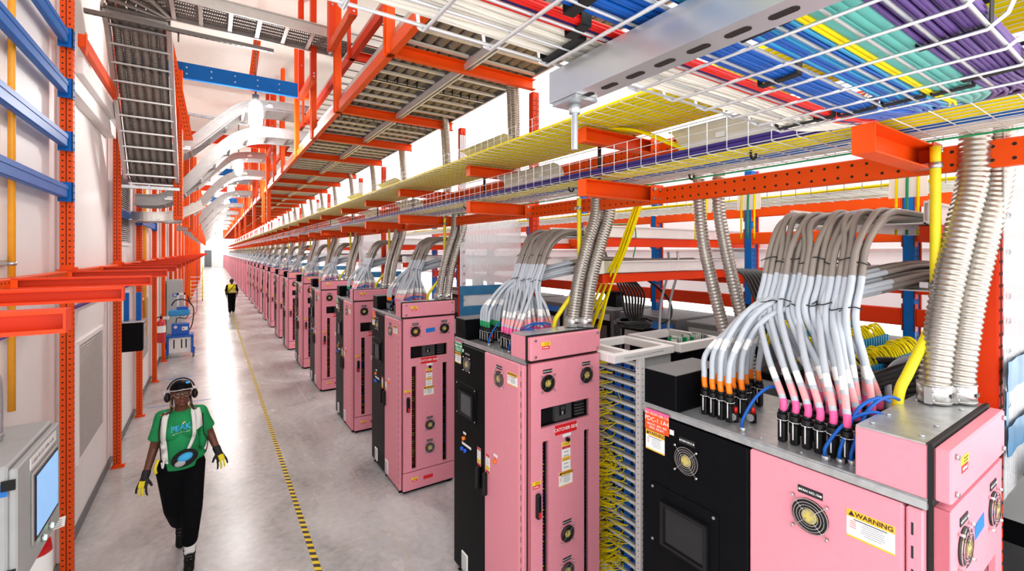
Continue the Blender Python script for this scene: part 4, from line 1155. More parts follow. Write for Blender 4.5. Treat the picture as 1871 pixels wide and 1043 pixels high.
# ramps, repeated along the aisle
def ramp(k):
    y=9.05+PER*k
    lowp=spline([(-.95,3.60),(-.62,3.62),(-.36,3.80),(-.1,4.12),(.2,4.52),(.45,4.74),(.72,4.84),(1.05,4.86),(1.45,4.86)] and [Vector((a,0,b)) for a,b in ((-.95,3.60),(-.62,3.62),(-.36,3.80),(-.1,4.12),(.2,4.52),(.45,4.74),(.72,4.84),(1.05,4.86),(1.45,4.86))],4)
    upp=spline([Vector((a,0,b)) for a,b in ((-.6,4.36),(-.38,4.42),(-.15,4.6),(.25,5.02),(.48,5.22),(.75,5.3),(1.05,5.32),(1.45,5.32))],4)
    for nm,p in (('lower',lowp),('upper',upp)):
        lab='%s silver cable ladder ramp of the %s pair over the aisle'%(nm,ordn(k))
        a=[(v.x,-.3,v.z) for v in p]; b=[(v.x,.3,v.z) for v in p]; rs=resample(p,.3)
        t=ladder_path('ladder_ramp',lab,a,b,[((v.x,-.3,v.z),(v.x,.3,v.z)) for v in rs],.17,'alu_ramp',(0,y,0),'silver ladder ramps over the aisle',up=(0,0,1) )
        q=MB(); m=p[len(p)//2]
        for f in (.18,.75):
            v=p[int(len(p)*f)]; q.box((v.x-.05,-.3135,v.z+.05),(v.x+.05,-.3115,v.z+.075)); q.box((v.x-.02,-.3135,v.z+.085),(v.x+.05,-.3115,v.z+.1))
        q.build('maker_label',['sticker_white'],t)
ramp(0)
# lead-in bend near the wall
pts_o=[Vector((-.95+.0,8.2,3.62))]
bo=spline([Vector(p) for p in ((-1.0,8.75,3.36),(-.85,8.7,3.36),(-.55,8.72,3.38),(-.3,8.82,3.48),(-.1,9.0,3.62))],5); bi=spline([Vector(p) for p in ((-1.0,9.3,3.36),(-.8,9.25,3.36),(-.55,9.22,3.38),(-.35,9.3,3.48),(-.2,9.42,3.62))],5)
ladder_path('ladder_bend','curved silver cable ladder bending out from the left wall below the ramps',[tuple(p) for p in bo],[tuple(p) for p in bi],[(tuple(bo[i]),tuple(bi[i])) for i in range(0,21,4)],.14,'alu_shade',grp='curved ladders at the left wall')
for k in range(1,9): ramp(k)
# hanging orange posts carrying the ladders
hp=None
for i in range(14):
    y=8.12+PER/2*i; lab='orange perforated post hanging over the left of the aisle, %s from the near end'%ordn(i)
    if hp is None:
        hp=thing('hanging_post',lab,'post',(-.40,y,3.36),'hanging posts over the left of the aisle')
        make(perf_post(2.15,w=.11,dp=.12,base=False,matn='orange'),hp)
    else: dup(hp,(-.40,y,3.36),lab,skip={'hole_rows'} if i>3 else None)
def brace(p0,p1,lab):
    t=thing('brace',lab,'brace',tuple(p0),'orange perforated braces'); d=Vector(p1)-Vector(p0)
    q=MB(); q.sweep([(0,0,0),tuple(d)],[(-.05,-.02),(.05,-.02),(.05,.02),(-.05,.02)],(0,1,0)); q.build('channel',['orange'],t)
    h=MB(); dn=d.normalized(); sd=dn.cross(Y).normalized()
    for i in range(int(d.length/.06)):
        for s_ in (-.016,.016): h.plate(dn*(.03+.06*i)+sd*s_-Y*.0206,dn,sd,-Y,.009,.005,.0006)
    h.build('hole_rows',['hole'],t)
brace((-.62,8.0,6.55),(-.27,8.0,4.5),'leaning orange perforated brace behind the sloping left ladder')
brace((.64,8.3,6.55),(.52,8.3,5.45),'leaning orange perforated brace above the first hanging lamp')

# higher ladder above the left edge of the platform
ub=thing('edge_beam','red-orange beam of the higher ladder above the left overhead tray','beam',(1.36,2.2,5.16))
MB().box((-.006,0,0),(0,30,.1)).box((0,0,0),(.05,30,.006)).box((0,0,.094),(.05,30,.1)).build('channel',['red_orange'],ub)
t=thing('ladder_tray','higher grey ladder tray seen past the left edge of the overhead pair','cable ladder',(0,0,5.26),'overhead ladder trays')
q=MB(); ladder_rails(q,[[(1.40,2.0,0),(1.40,32,0)],[(2.06,32,0),(2.06,2.0,0)]]); q.build('side_rails',['alu_shade'],t)
for j in range(90): MB().box((1.41,2.2+.28*j-.02,.012),(2.05,2.2+.28*j+.02,.032)).build('rung',['alu_shade'],t)
for i in range(5):
    q=thing('hanger_frame','red-orange cross piece under the higher ladder tray, %s from the near end'%ordn(i),'beam',(1.36,5.5+3.2*i,5.16),'cross pieces of the higher ladder'); arm(.75,.1,.06).build('channel',['red_orange'],q)
    MB().box((-.03,-.03,0),(.0,.03,1.44)).build('hanger',['red_orange'],q)
# ------------------------------------------------------------------ wire tray right above the viewpoint
TZ=3.19
t=thing('wire_tray','close wire mesh tray overhead carrying white, red, blue, teal and purple cables','cable tray',(0,0,0),'wire mesh cable trays over the cabinets')
q=MB(); r=.0027; ya,yb,xe=.15,.55,1.137
for k in range(9):
    y=yb-(yb-ya)*k/8; q.tube([(-.9,y,TZ),(xe,y,TZ)],r,6)
for k in range(20):
    x=1.128-.1*k
    q.tube([(x,ya-.028,TZ+.1),(x,ya-.026,TZ+.03),(x,ya-.018,TZ+.008),(x,ya,TZ-r*2),(x,yb,TZ-r*2),(x,yb+.018,TZ+.006),(x,yb+.024,TZ+.03),(x,yb+.024,TZ+.1)],r,6)
for zz in (.05,.1): q.tube([(-.9,ya-.028+r*2,TZ+zz),(xe,ya-.028+r*2,TZ+zz)],r,6); q.tube([(-.9,yb+.024-r*2,TZ+zz),(xe,yb+.024-r*2,TZ+zz)],r,6)
q.build('mesh',['wire'],t)
def over_bundle(name,lab,y0,y1,n,r,m,layers=2,wob=.003,seed=1,straps=(.75,1.105),dz=0.):
    rr=random.Random(seed); t=thing(name,lab,'cable bundle',(0,0,0),'cable bundles in the close overhead tray')
    per=math.ceil(n/layers)
    ms=m if isinstance(m,list) else [m]
    for i in range(n):
        l=i//per;k=i%per
        y=y0+(y1-y0)*(k+.5)/per; z=TZ+r+.003+l*r*1.75+dz
        f=rr.uniform(-.04,.04)
        pts=[(x,y+rr.uniform(-wob,wob),z+rr.uniform(0,wob)) for x in (-.9,-.55,-.2,.1,.35,.6,.85,1.05,1.12)]+[(1.25,y+rr.uniform(-wob,wob),z+.01),(1.6,y+.06+f,z+.09),(2.0,y+.12+f,3.47+rr.uniform(0,.02)),(2.35,y+.2+f*2,3.43)]
        MB().tube(spline(pts,4),r,7).build('cable',[ms[rr.randrange(len(ms))]],t)
    for x in straps:
        q=MB(); h=layers*r*2+.006; c=[(x+s_,yy,zz) for s_,yy,zz in ((0,y0-.004,TZ+dz),(.004,y1+.004,TZ-.001+dz),(.004,y1+.005,TZ+h+dz),(0,y0-.005,TZ+h+dz),(0,y0-.004,TZ+dz))]
        q.sweep(c,[(-.001,-.008),(.001,-.008),(.001,.008),(-.001,.008)],(1,0,0)); q.build('velcro_strap',['black_rubber'],t)
    return t
over_bundle('white_cable_bundle','flat bundle of wavy white cables at the far edge of the close overhead tray',.468,.548,24,.0036,'white_cable',2,.006,1,straps=(.42,1.112))
over_bundle('red_cable_bundle','narrow strip of red and navy cables beside the white bundle overhead',.437,.466,10,.0032,['red_cable','red_cable','navy_cable'],2,.001,2,straps=(.40,1.112))
over_bundle('blue_cable_bundle','bright blue cable bundle next to the red strip in the overhead tray',.365,.422,18,.0036,['blue_cable'],2,.002,3,straps=(.36,.8,1.115))
over_bundle('blue_cable_bundle','light blue and cyan cable bundle in the middle of the overhead tray',.288,.345,18,.0036,['cyan_cable','blue_cable','cyan_cable'],2,.002,4,straps=(.6,1.11))
over_bundle('yellow_cable_bundle','pair of yellow cables beside the teal cables overhead',.272,.284,4,.0034,'yellow_cable',2,.001,5,straps=())
over_bundle('teal_cable_bundle','bundle of thick pale teal cables in the overhead tray',.222,.270,4,.0105,'teal_cable',1,.001,6,straps=(1.108,))
over_bundle('purple_cable_bundle','large purple cable bundle at the near edge of the overhead tray',.153,.219,36,.0038,['purple_cable'],4,.002,7,straps=(.84,1.06))
t=thing('strut_channel','slotted silver strut channel close overhead carrying the cable tray','strut',(.47,.57,3.155),'steel strut channels')
q=MB(); s=.0225
q.box((-s,-1.3,-.02),(s,0,-.016)).box((-s,-1.3,-.016),(-s+.003,0,.029)).box((s-.003,-1.3,-.016),(s,0,.029)).box((-s+.003,-1.3,.026),(-.011,0,.029)).box((.011,-1.3,.026),(s-.003,0,.029)); q.build('channel',['strut_bright'],t)
q=MB()
for i in range(14):
    y=-.062-.047*i; w=.0062; n=10
    poly=[(w*math.cos(a)+0,.0085*(1 if math.sin(a)>=0 else -1)+w*math.sin(a)) for a in [2*PI*(j+.5)/n for j in range(n)]]
    q.prism(poly,(0,y,-.0206),X,Y,Z,.0004)
q.build('slots',['hole'],t)
q=MB(); q.box((-.02,-.06,-.026),(.024,-.005,-.0205)); q.build('square_washer',['galv'],t)
q=MB(); q.cyl((0,-.035,-.041),(0,-.035,-.026),.0095,6); q.build('nut',['galv'],t)
q=MB(); p=[];rad=[]
for i in range(60): p.append((0,-.035,-.02-.0013*i)); rad.append(.0048+(.0004 if i%2 else 0))
q.tube(p,0,10,radii=rad); q.build('threaded_rod',['galv'],t)

# ------------------------------------------------------------------ trays and beams behind each cabinet
def back_tray(i,z,h,x0,L_,ly0,ly1,nm):
    t=thing('cable_shelf','pale aluminium cable shelf behind the %s cabinet, %s level'%(ordn(i),nm),'cable tray',(x0,cab_y(i),z),'cable shelves behind the cabinets')
    q=MB(); ladder_rails(q,[[(0,ly0,0),(L_,ly0,0)],[(L_,ly1,0),(0,ly1,0)]],h,.018); q.build('side_rails',['alu_white'],t)
    q=MB(); q.box((0,ly0,.0),(L_,ly1,.006)); q.build('deck',['alu_white'],t)
    MB().box((-.006,ly0-.012,-.004),(.06,ly0-.009,h+.004)).build('end_plate',['sticker_white'],t)
    MB().box((.02,ly0-.03,-.085),(L_,ly0+.03,-.006)).box((.02,ly0-.035,-.01),(L_,ly0+.035,-.006)).build('support_beam',['red_orange'],t)
for i in range(8):
    L_=3.0 if i<3 else 2.0
    back_tray(i,3.03,.105,2.74,L_,.22,.80,'upper'); back_tray(i,2.715,.105,2.76,L_,.16,.62,'lower')

# ------------------------------------------------------------------ plastic curtains
def sheet_mat(name,col,a,rough=.2):
    m=bpy.data.materials.new(name); m.use_nodes=True; nt=m.node_tree; b=nt.nodes['Principled BSDF']
    b.inputs['Base Color'].default_value=(*col,1); b.inputs['Roughness'].default_value=rough; b.inputs['Alpha'].default_value=a
    tc=nd(nt,'ShaderNodeTexCoord'); wv=nd(nt,'ShaderNodeTexWave',wave_type='BANDS',bands_direction='X'); wv.inputs['Scale'].default_value=12; wv.inputs['Distortion'].default_value=1.5
    nt.links.new(tc.outputs['Object'],wv.inputs['Vector']); bp=nd(nt,'ShaderNodeBump'); bp.inputs['Strength'].default_value=.4; bp.inputs['Distance'].default_value=.01
    nt.links.new(wv.outputs['Fac'],bp.inputs['Height']); nt.links.new(bp.outputs['Normal'],b.inputs['Normal']); M[name]=m
sheet_mat('clear_sheet',srgb(240,242,246),.5); sheet_mat('white_sheet',srgb(246,246,248),.72,.35)
def wavy(q,x0,x1,y,z0,z1,amp,seed,n=18,mi=0,th=.003):
    rr=random.Random(seed); ph=rr.uniform(0,6)
    pr=[(x0+(x1-x0)*i/n, y+amp*math.sin(i*1.3+ph)+rr.uniform(-.3,.3)*amp) for i in range(n+1)]
    m=3
    vs=[];fs=[]
    for s_ in (0,1):
        for j in range(m+1):
            for x,yy in pr: vs.append((x,yy+s_*th+amp*.5*math.sin(j*2.1+x*7),z0+(z1-z0)*j/m))
    W=n+1;H=(m+1)*W
    for j in range(m):
        for i in range(n):
            a=j*W+i; fs.append((a,a+1,a+W+1,a+W)); fs.append((H+a,H+a+W,H+a+W+1,H+a+1))
    q.add(vs,fs,mi,True); return q
for k in range(6):
    y=.435+PER*k; x1=3.4 if k==0 else 3.6
    t=thing('plastic_curtain','clear plastic curtain screwed to the %s wide orange post behind the cabinets'%ordn(k),'curtain',(0,0,0),'clear plastic curtains behind the cabinets')
    wavy(MB(),2.655,x1,y,1.9,4.4,.0015,k).build('sheet',['clear_sheet'],t)
    for z0,z1 in ((2.34,2.46),(2.08,2.2)): wavy(MB(),2.645,x1,y-.014,z0,z1,.0028,k+9).build('blue_film_band',['blue_film'],t)
    wavy(MB(),2.65,2.70,y-.008,2.2,2.34,.001,k+9,4).build('blue_film_band',['blue_film'],t)
    for z in (2.28,2.5,2.62,2.72,2.9,3.05):
        for x in (2.71,):
            q=MB(); q.disc((x,y-.006,z),EN,.014,.003,12); q.disc((x,y-.009,z),EN,.006,.004,8); q.build('screw',['steel'],t)
t=thing('equipment_cabinet','pale grey cabinet beyond the plastic curtain at the right edge','cabinet',(2.86,.02,0)); MB().box((0,0,0),(.6,.36,2.02),0,.02).build('body',['grey_box'],t); MB().box((-.02,.0,0),(-.001,.36,2.02),0,.003).build('gap_shade_strip',['black_rubber'],t)  # black side strip paints the dark gap beside the cabinet
# white corrugated partition and the racking row behind
t=thing('partition_panel','white translucent corrugated partition behind the blue and orange racking','partition',(5.4,-1,0))
for k in range(8): MB().box((0,4*k+.01,2.3),(.01,4*k+3.98,4.4)).build('panel',['white_sheet'],t)
for z in (2.3,2.9,3.5,4.1): MB().box((-.03,0,z),(.0,32,z+.03)).build('rail',['alu_white'],t)
RX=4.75
up=[-.2,1.3,2.62,3.84,5.2,6.6,8.0,9.4,10.8]
s0=None
for i,y in enumerate(up):
    lab='blue perforated upright of the racking behind the patch racks, %s from the near end'%ordn(i)
    if s0 is None:
        s0=thing('rack_upright',lab,'post',(RX,y,0),'blue uprights of the rear racking'); make(perf_post(3.75,w=.1,dp=.08,matn='blue_beam',side=False),s0)
        q=MB(); q.box((.05,-.05,2.1),(.075,.05,3.75)); q.build('connector_strip',['red_orange'],s0)
    else: dup(s0,(RX,y,0),lab)
for z,h,nm,m in ((3.26,.13,'top','orange'),(2.98,.12,'second','orange'),(2.56,.12,'third','red_orange'),(2.30,.14,'lowest','red_orange')):
    for i in range(len(up)-1):
        t=thing('pallet_beam','%s level beam in bay %s of the blue racking behind'%({'orange':'orange','red_orange':'deep orange'}[m]+' '+nm,ordn(i)),'beam',(RX-.03,up[i]+.045,z),'beams of the rear racking')
        L_=up[i+1]-up[i]-.09; MB().box((-.025,.0,0),(.025,L_,h),0,.006).build('beam',[m],t)
        c=MB(); c.box((-.03,-.004,-.04),(.03,.0,h+.04)); c.box((-.03,L_,-.04),(.03,L_+.004,h+.04)); c.build('end_connectors',[m],t)
for i in range(9):
    y=.3+.95*i
    t=thing('equipment_rack','dark grey equipment rack under the rear racking, %s from the near end'%ordn(i),'rack',(4.25,y,0),'dark equipment racks at the rear')
    MB().box((0,0,0),(.8,.85,2.16),0,.01).build('body',['grey_dark'],t)
    MB().box((-.01,.05,.1),(-.001,.8,2.1)).build('door',['black_panel'],t)
    for k in range(4): MB().box((-.016,.1,.3+.45*k),(-.0105,.75,.6+.45*k)).build('module',['lcd_dark' if (i+k)%2 else 'grey_box'],t)
    MB().box((-.018,.05,2.02),(-.0105,.8,2.1)).build('light_strip',['tape_blue' if i%2 else 'grey_box'],t)
    if i%2==0:
        b=MB(); b.box((.25,.2,2.16),(.4,.4,2.36)); b.build('black_module',['black_box'],t)
# second wire tray deeper in
t=thing('wire_tray','wire mesh tray with loose yellow cables deep behind the first cabinets','cable tray',(0,0,0),'wire mesh cable trays over the cabinets')
wire_tray(3.5,4.1,-.6,12,3.30,.1,.003).build('mesh',['wire'],t)
run_bundle('yellow_cable_run','loose yellow cables in the deep wire tray behind the first cabinets',3.55,4.05,3.306,-.5,12,9,.009,'yellow_cable',1,.03,seed=16)
for i,y in enumerate((.55,.95,1.9,2.3)):
    t=thing('cable_waterfall','white curved cable waterfall bracket on the deep wire tray, %s from the near end'%ordn(i),'bracket',(3.48,y,3.30),'white waterfall brackets')
    q=MB(); pr=[(.12,.13),(.05,.15),(0,.13),(-.05,.06),(-.06,-.08)]
    q.sweep([(a,0,b) for a,b in pr],[(-.09,0),(.09,0),(.09,.005),(-.09,.005)],(0,0,1)); q.build('plate',['sticker_white'],t)
    for k in range(3): MB().tube(spline([(.15,-.05+.05*k,.13),(0,-.05+.05*k,.155),(-.065,-.05+.05*k,.06),(-.075,-.05+.05*k,-.3)],5),.007,6).build('cable',['yellow_cable' if k!=1 else 'green_cable'],t)

# ------------------------------------------------------------------ patch rack in the gap between the first two cabinets
t=thing('patch_rack','white-framed open patch rack with blue panels between the first two cabinets','rack',(2.62,2.5,0))
q=MB(); x1=.71; y1=.57; z=2.03; h=.065; b=.07
q.box((-.02,0,z),(x1,b,z+h),0,.004).box((-.02,y1-b,z),(x1,y1,z+h),0,.004).box((-.02,b,z),(b-.02,y1-b,z+h),0,.004).box((x1-b,b,z),(x1,y1-b,z+h),0,.004).box((.2,b,z+.01),(.26,y1-b,z+h-.01)); q.build('top_frame',['white_paint'],t)
q=MB(); q.text('SWN100-X10-E5-E1 B1 PATCH',(.09,-.0008,z+.03),EU,W_,.026,0); scribble(q,(.50,-.0004,z+.036),EU,W_,EN,.12,.01,0,2); q.build('rack_lettering',['ink_grey'],t)
for nm,x,y in (('front',.28,.0),('rear',.28,.5)):
    q=MB(); q.box((x,y,0),(x+.05,y+.05,z)); 
    for i in range(40): q.disc((x+.025,y,.08+.048*i),EN,.006,.001,6,1); q.disc((x,y+.025,.08+.048*i),SN,.006,.001,6,1)
    q.build('post',['white_paint','ink_grey'],t)
MB().box((.33,.03,.05),(.7,.06,z)).build('side_sheet',['grey_box'],t)
MB().box((-.02,-.0,0),(.71,.57,.06)).build('base',['white_paint'],t)
for i in range(21):
    zz=.16+.088*i
    q=MB(); q.box((.285,.055,zz),(.31,.495,zz+.07),0); q.box((.279,.06,zz+.045),(.286,.49,zz+.062),2); q.box((.277,.06,zz+.008),(.285,.49,zz+.03),1)
    for k in range(12): q.box((.27,.075+.034*k,zz+.012),(.279,.095+.034*k,zz+.04),1 if k%3 else 3)
    q.build('patch_panel',['grey_box','blue_cable','sticker_white','black_plastic'],t)
fb=thing('fibre_spray','sprays of yellow fibre cables fanning from the patch rack panels','cable bundle',(2.62,2.5,0))
rr=random.Random(21)
nf=0
for i in range(21):
    zz=.19+.088*i
    if i in (13,): continue
    for k in range(4):
        y0=.3+.05*k
        p=[(.275,y0,zz+rr.uniform(-.01,.01)),(.22,y0+.03,zz-.005),(.13+rr.uniform(-.02,.02),.40+rr.uniform(-.05,.05),zz-.03),(.06,.45+rr.uniform(-.06,.05),zz-.1-.03*k),(.05+rr.uniform(-.02,.03),.47,zz-.25)]
        MB().tube(spline(p,4),.006,5).build('fibre',['yellow_cable' if k!=2 else 'white_cable'],fb)
q=MB()
for i in range(160):
    zz=rr.uniform(.12,1.7); p=[(.27,.1+rr.random()*.35,zz),(.2+rr.uniform(-.05,.05),rr.uniform(.15,.45),zz-rr.uniform(.0,.06)),(.1+rr.uniform(-.05,.05),rr.uniform(.3,.5),zz-rr.uniform(.02,.16)),(.04+rr.uniform(-.02,.05),.46,zz-rr.uniform(.1,.3))]
    if i%3==0 or zz<1.25: q.tube(spline(p,4),.0032,4)
tag(q.build('loose_fibres',['yellow_cable'],fb),kind='stuff')
# switch rack behind it with coils of black cable
t=thing('switch_rack','white switch rack with purple and yellow ports behind the patch rack','rack',(3.42,2.5,0))
q=MB(); q.box((0,0,2.02),(.62,.06,2.09)).box((0,.55,2.02),(.62,.61,2.09)).box((0,.06,2.02),(.05,.55,2.09)).box((.57,.06,2.02),(.62,.55,2.09)); q.build('top_frame',['white_paint'],t)
MB().box((.02,.03,0),(.6,.6,2.0)).build('body',['black_panel'],t)
for i in range(7):
    q=MB(); zz=1.93-.075*i; q.box((.0,.02,zz-.05),(.2,.03,zz),0)
    for k in range(8): q.box((.01+.024*k,.012,zz-.04),(.026+.024*k,.02,zz-.012),1 if (k+i)%3 else 2)
    q.build('port_module',['black_plastic','purple_cable','sticker_yellow'],t)
q=MB()
for i in range(26): q.box((.08+.019*i,.1+rr.uniform(0,.05),2.05),(.092+.019*i,.14+rr.uniform(0,.08),2.1+rr.uniform(0,.03)),rr.choice([0,0,1,2]))
q.build('connector_field',['alu_white','galv','green_cable'],t)
def coil(loc,R0,n,r,m,lab,seed,squash=.3,grp='black cable coils'):
    rr=random.Random(seed); t=thing('cable_coil',lab,'cable coil',loc,grp)
    for i in range(n):
        R1=R0*rr.uniform(.82,1.1); cx_,cy_=rr.uniform(-.02,.02),rr.uniform(-.02,.02); ph=rr.uniform(0,6)
        MB().tube([(cx_+R1*math.cos(a+ph)*1.2,cy_+R1*math.sin(a+ph),r+i*r*squash*2+.008*math.sin(3*a)) for a in [2*PI*j/28 for j in range(27)]],r,6).build('loop',[m],t)
    return t
coil((3.72,3.3,2.11),.16,9,.011,'dark_cable','coil of black cable lying on top of the switch rack',3)
coil((3.85,2.62,1.72),.14,7,.011,'dark_cable','coil of black cable hooked on the front of the switch rack',5,.9)
coil((3.15,.95,2.15),.2,8,.02,'dark_cable','thick black cable coil behind the nearest grey cable spray',6)
def tubes(name,lab,cat,paths,r,m,grp=None,n=7,part='cable'):
    t=thing(name,lab,cat,(0,0,0),grp)
    for p in paths: MB().tube(spline(p,7),r,n).build(part,[m],t)
    return t
rr=random.Random(31)
tubes('black_cable_bundle','black cables arching over and hanging down behind the patch rack','cable bundle',[[(3.9+.02*k,4.2,2.62),(3.85+.02*k,3.95,2.70+.01*k),(3.8+.03*k,3.7,2.66),(3.75+.05*k,3.5,2.45),(3.72+.04*k,3.42,2.25),(3.75+.02*k,3.35,2.14)] for k in range(8)],.012,'dark_cable')
tubes('black_cable_bundle','big loop of black cable hanging to the right above the switch rack','cable bundle',[[(3.9,4.2,2.66+.02*k),(3.95,3.8,2.72),(4.02,3.4,2.6),(4.05,3.12,2.4),(4.0,3.05,2.22),(3.9,3.12,2.14)] for k in range(3)],.013,'dark_cable')
tubes('black_cable_bundle','black cables hanging behind the corrugated conduits in the middle','cable bundle',[[(3.7,2.0+.03*k,2.75),(3.6,1.85+.03*k,2.7),(3.5,1.7+.03*k,2.5),(3.45,1.6+.03*k,2.25)] for k in range(7)],.014,'dark_cable')
tubes('yellow_cable_drop','bundle of yellow cables dropping from the tray to the patch rack','cable bundle',[[(2.86+.012*(k%4),2.2+.006*k,3.72),(2.87+.012*(k%4),2.42+.006*k,3.40),(2.88+.014*(k%4),2.62+.008*k,2.98),(2.87+.012*(k%5),2.80+.012*k,2.6),(2.84+.014*(k%4),2.88+.02*k,2.3),(2.8+.02*(k%4),2.93+.025*k,2.02)] for k in range(12)],.0095,'yellow_cable')
tubes('yellow_cable_drop','yellow cables sloping from the upper wire tray to the lower one','cable bundle',[[(2.15+.02*k,2.2,3.72),(2.2+.02*k,1.95,3.66),(2.25+.02*k,1.75,3.55),(2.3+.02*k,1.5,3.41)] for k in range(6)],.009,'yellow_cable')
for i,(x,y,dx,dy) in enumerate(((3.1,3.45,-.1,.1),(3.25,3.3,-.15,.2),(3.4,3.4,-.25,.25),(3.9,3.0,-.0,.1),(3.98,2.95,0,.1),(3.05,5.6,0,0))):
    conduit([(x,y,2.9),(x,y,2.7),(x+dx,y+dy,2.3),(x+dx*1.2,y+dy*1.1,1.6),(x+dx*1.2,y+dy*1.1,0.05)],.013,'grey_cable' if i!=4 else 'galv','thin grey conduit dropping behind the patch rack, %s from the left'%ordn(i),name='grey_conduit',group='thin grey conduits behind')
conduit([(2.62,2.86,3.12),(2.64,2.86,2.9),(2.65,2.86,2.5),(2.66,2.84,2.36),(2.62,2.82,2.30),(2.55,2.80,2.30)],.012,'galv','bent silver conduit beside the corrugated pair on the second cabinet')
t=thing('flex_conduit_pair','pair of corrugated silver conduits hanging from the tray between the first two cabinets','conduit',(0,0,0),'corrugated metal conduits on the cabinet hoods')
for p in ([(2.70,1.84,3.42),(2.70,1.83,3.2),(2.70,1.80,2.95),(2.74,1.74,2.6),(2.77,1.68,2.3),(2.78,1.66,2.08)],[(2.74,1.72,3.42),(2.74,1.72,3.2),(2.76,1.69,2.95),(2.80,1.63,2.6),(2.83,1.58,2.3),(2.84,1.56,2.08)]): flex_mesh(p,.037,True).build('conduit',['flex'],t)
t=thing('equipment_box','grey equipment box under the hanging corrugated conduits','box',(2.70,1.45,0)); MB().box((0,0,0),(.5,.5,2.07),0,.01).build('body',['grey_dark'],t); MB().box((-.005,.05,.2),(0,.45,1.9)).build('door',['black_panel'],t)
# fibre patch field behind the nearest cabinet
t=thing('fibre_patch_unit','fibre patch frame with rows of blue connectors behind the nearest cabinet','rack',(3.0,.95,0))
MB().box((0,0,0),(1.1,.7,2.12),0,.01).build('body',['black_panel'],t)
for k in range(3):
    q=MB(); z=2.14+.07*k; y=.1+.2*k; q.box((.02,y,2.12),(1.08,y+.02,z+.03),0)
    for j in range(24): q.box((.04+.043*j,y-.02,z),(.062+.043*j,y+.03,z+.1),1)
    q.build('connector_row',['grey_box','cyan_cable'],t)
fb=thing('fibre_spray','mass of yellow fibre cables spilling over the patch frame behind the nearest cabinet','cable bundle',(3.0,.95,0))
for k in range(3):
    for j in range(24):
        x=.052+.043*j; z=2.235+.07*k; y=.1+.2*k
        MB().tube(spline([(x,y,z),(x+rr.uniform(-.02,.02),y+.03,z+.05),(x+.02,y+.08+rr.uniform(-.02,.02),z+.05+rr.uniform(0,.02)),(x+.03,y+.13,z-.01),(x+.05,y+.16,z-.1)],4),.008,5).build('fibre',['yellow_cable'],fb)
tubes('black_cable_bundle','thick black cables lying behind the nearest cabinet below the yellow fibres','cable bundle',[[(2.62,1.2-.05*k,2.02+.045*k),(2.75,.95-.03*k,2.14+.04*k),(2.95,.75,2.2+.03*k),(3.3,.6,2.22+.03*k)] for k in range(6)],.019,'dark_cable')
tubes('grey_cable_loop','grey cable loop curling out behind the nearest cabinet','cable',[[(2.72,.82,2.1),(2.8,.85,2.3),(2.95,.8,2.36),(3.1,.7,2.25)]],.016,'grey_cable')
tubes('grounding_wire','green cord looping off the end of the cable shelf behind the second cabinet','cord',[[(2.9,2.9,3.14),(3.2,2.88,3.15),(3.27,2.88,3.1),(3.27,2.88,2.95),(3.24,2.88,2.85)]],.006,'green_cable')
# ------------------------------------------------------------------ people
def fuse(mb, name, mats, parent, vox=.009, smooth=3, subtract=None, loc=None):
    """fuse overlapping volumes into one continuous surface"""
    me=mb.mesh('tmp',[]); ob=bpy.data.objects.new('tmp',me); COL.objects.link(ob)
    m=ob.modifiers.new('r','REMESH'); m.mode='VOXEL'; m.voxel_size=vox; m.use_smooth_shade=True
    s=ob.modifiers.new('s','SMOOTH'); s.iterations=smooth; s.factor=.5
    dg=bpy.context.evaluated_depsgraph_get(); out=bpy.data.meshes.new_from_object(ob.evaluated_get(dg)); out.name=name
    bpy.data.objects.remove(ob)
    out.materials.clear()
    for k in mats: out.materials.append(M[k])
    out.polygons.foreach_set('use_smooth',[True]*len(out.polygons))
    o=bpy.data.objects.new(name,out); COL.objects.link(o); o.parent=parent
    if loc: o.location=loc
    return o
def paint(o, fn):
    me=o.data
    for p in me.polygons: p.material_index=fn(p.center)
def rotm(ax,deg): return Matrix.Rotation(math.radians(deg),3,ax)
def chain(mb,pts,rs,n=12):
    for (a,b),(ra,rb) in zip(zip(pts,pts[1:]),zip(rs,rs[1:])): mb.cap(a,b,ra,rb,n)
def glove_hand(mb, wrist, d, side, palm_n, curl=.5, s=1.):
    """hand from the wrist along d; palm normal palm_n; side +1/-1 puts the thumb on u*side"""
    d=Vector(d).normalized(); n=(Vector(palm_n)-d*Vector(palm_n).dot(d)).normalized(); u=d.cross(n).normalized()*side
    w=Vector(wrist)
    for k in (-1,-.35,.35,1): mb.cap(w+d*.005*s+u*(.013*k*s),w+d*.085*s+u*(.031*k*s),.016*s,.012*s,8)
    L=[.066,.076,.071,.056]
    for k in range(4):
        b=w+d*.085*s+u*((1.15-.77*k)*.031*s); dd=(d+u*(.16*(1.1-.77*k))).normalized(); p=b
        for j,f in enumerate((.45,.32,.23)):
            dd=(dd+n*(curl*(.55+.25*j))).normalized(); q=p+dd*(L[k]*f*s); mb.cap(p,q,(.0094-.0008*j)*s,(.0086-.0008*j)*s,8); p=q
    b=w+d*.028*s+u*.026*s; dd=(d*.75+u*.75+n*.35).normalized(); p=b
    for j,f in enumerate((.5,.5)):
        q=p+dd*(.058*f*s); mb.cap(p,q,.0115*s,.0098*s,7); p=q; dd=(dd+d*.4+n*.3).normalized()
def on_surface(bvh, v, d=Vector((0,1,0)), off=.002):
    h=bvh.ray_cast(v-d*1.0,d)
    return (h[0]-d*off) if h[0] is not None else v
def bvh_of(o): return BVHTree.FromPolygons([v.co.copy() for v in o.data.vertices],[tuple(p.vertices) for p in o.data.polygons])

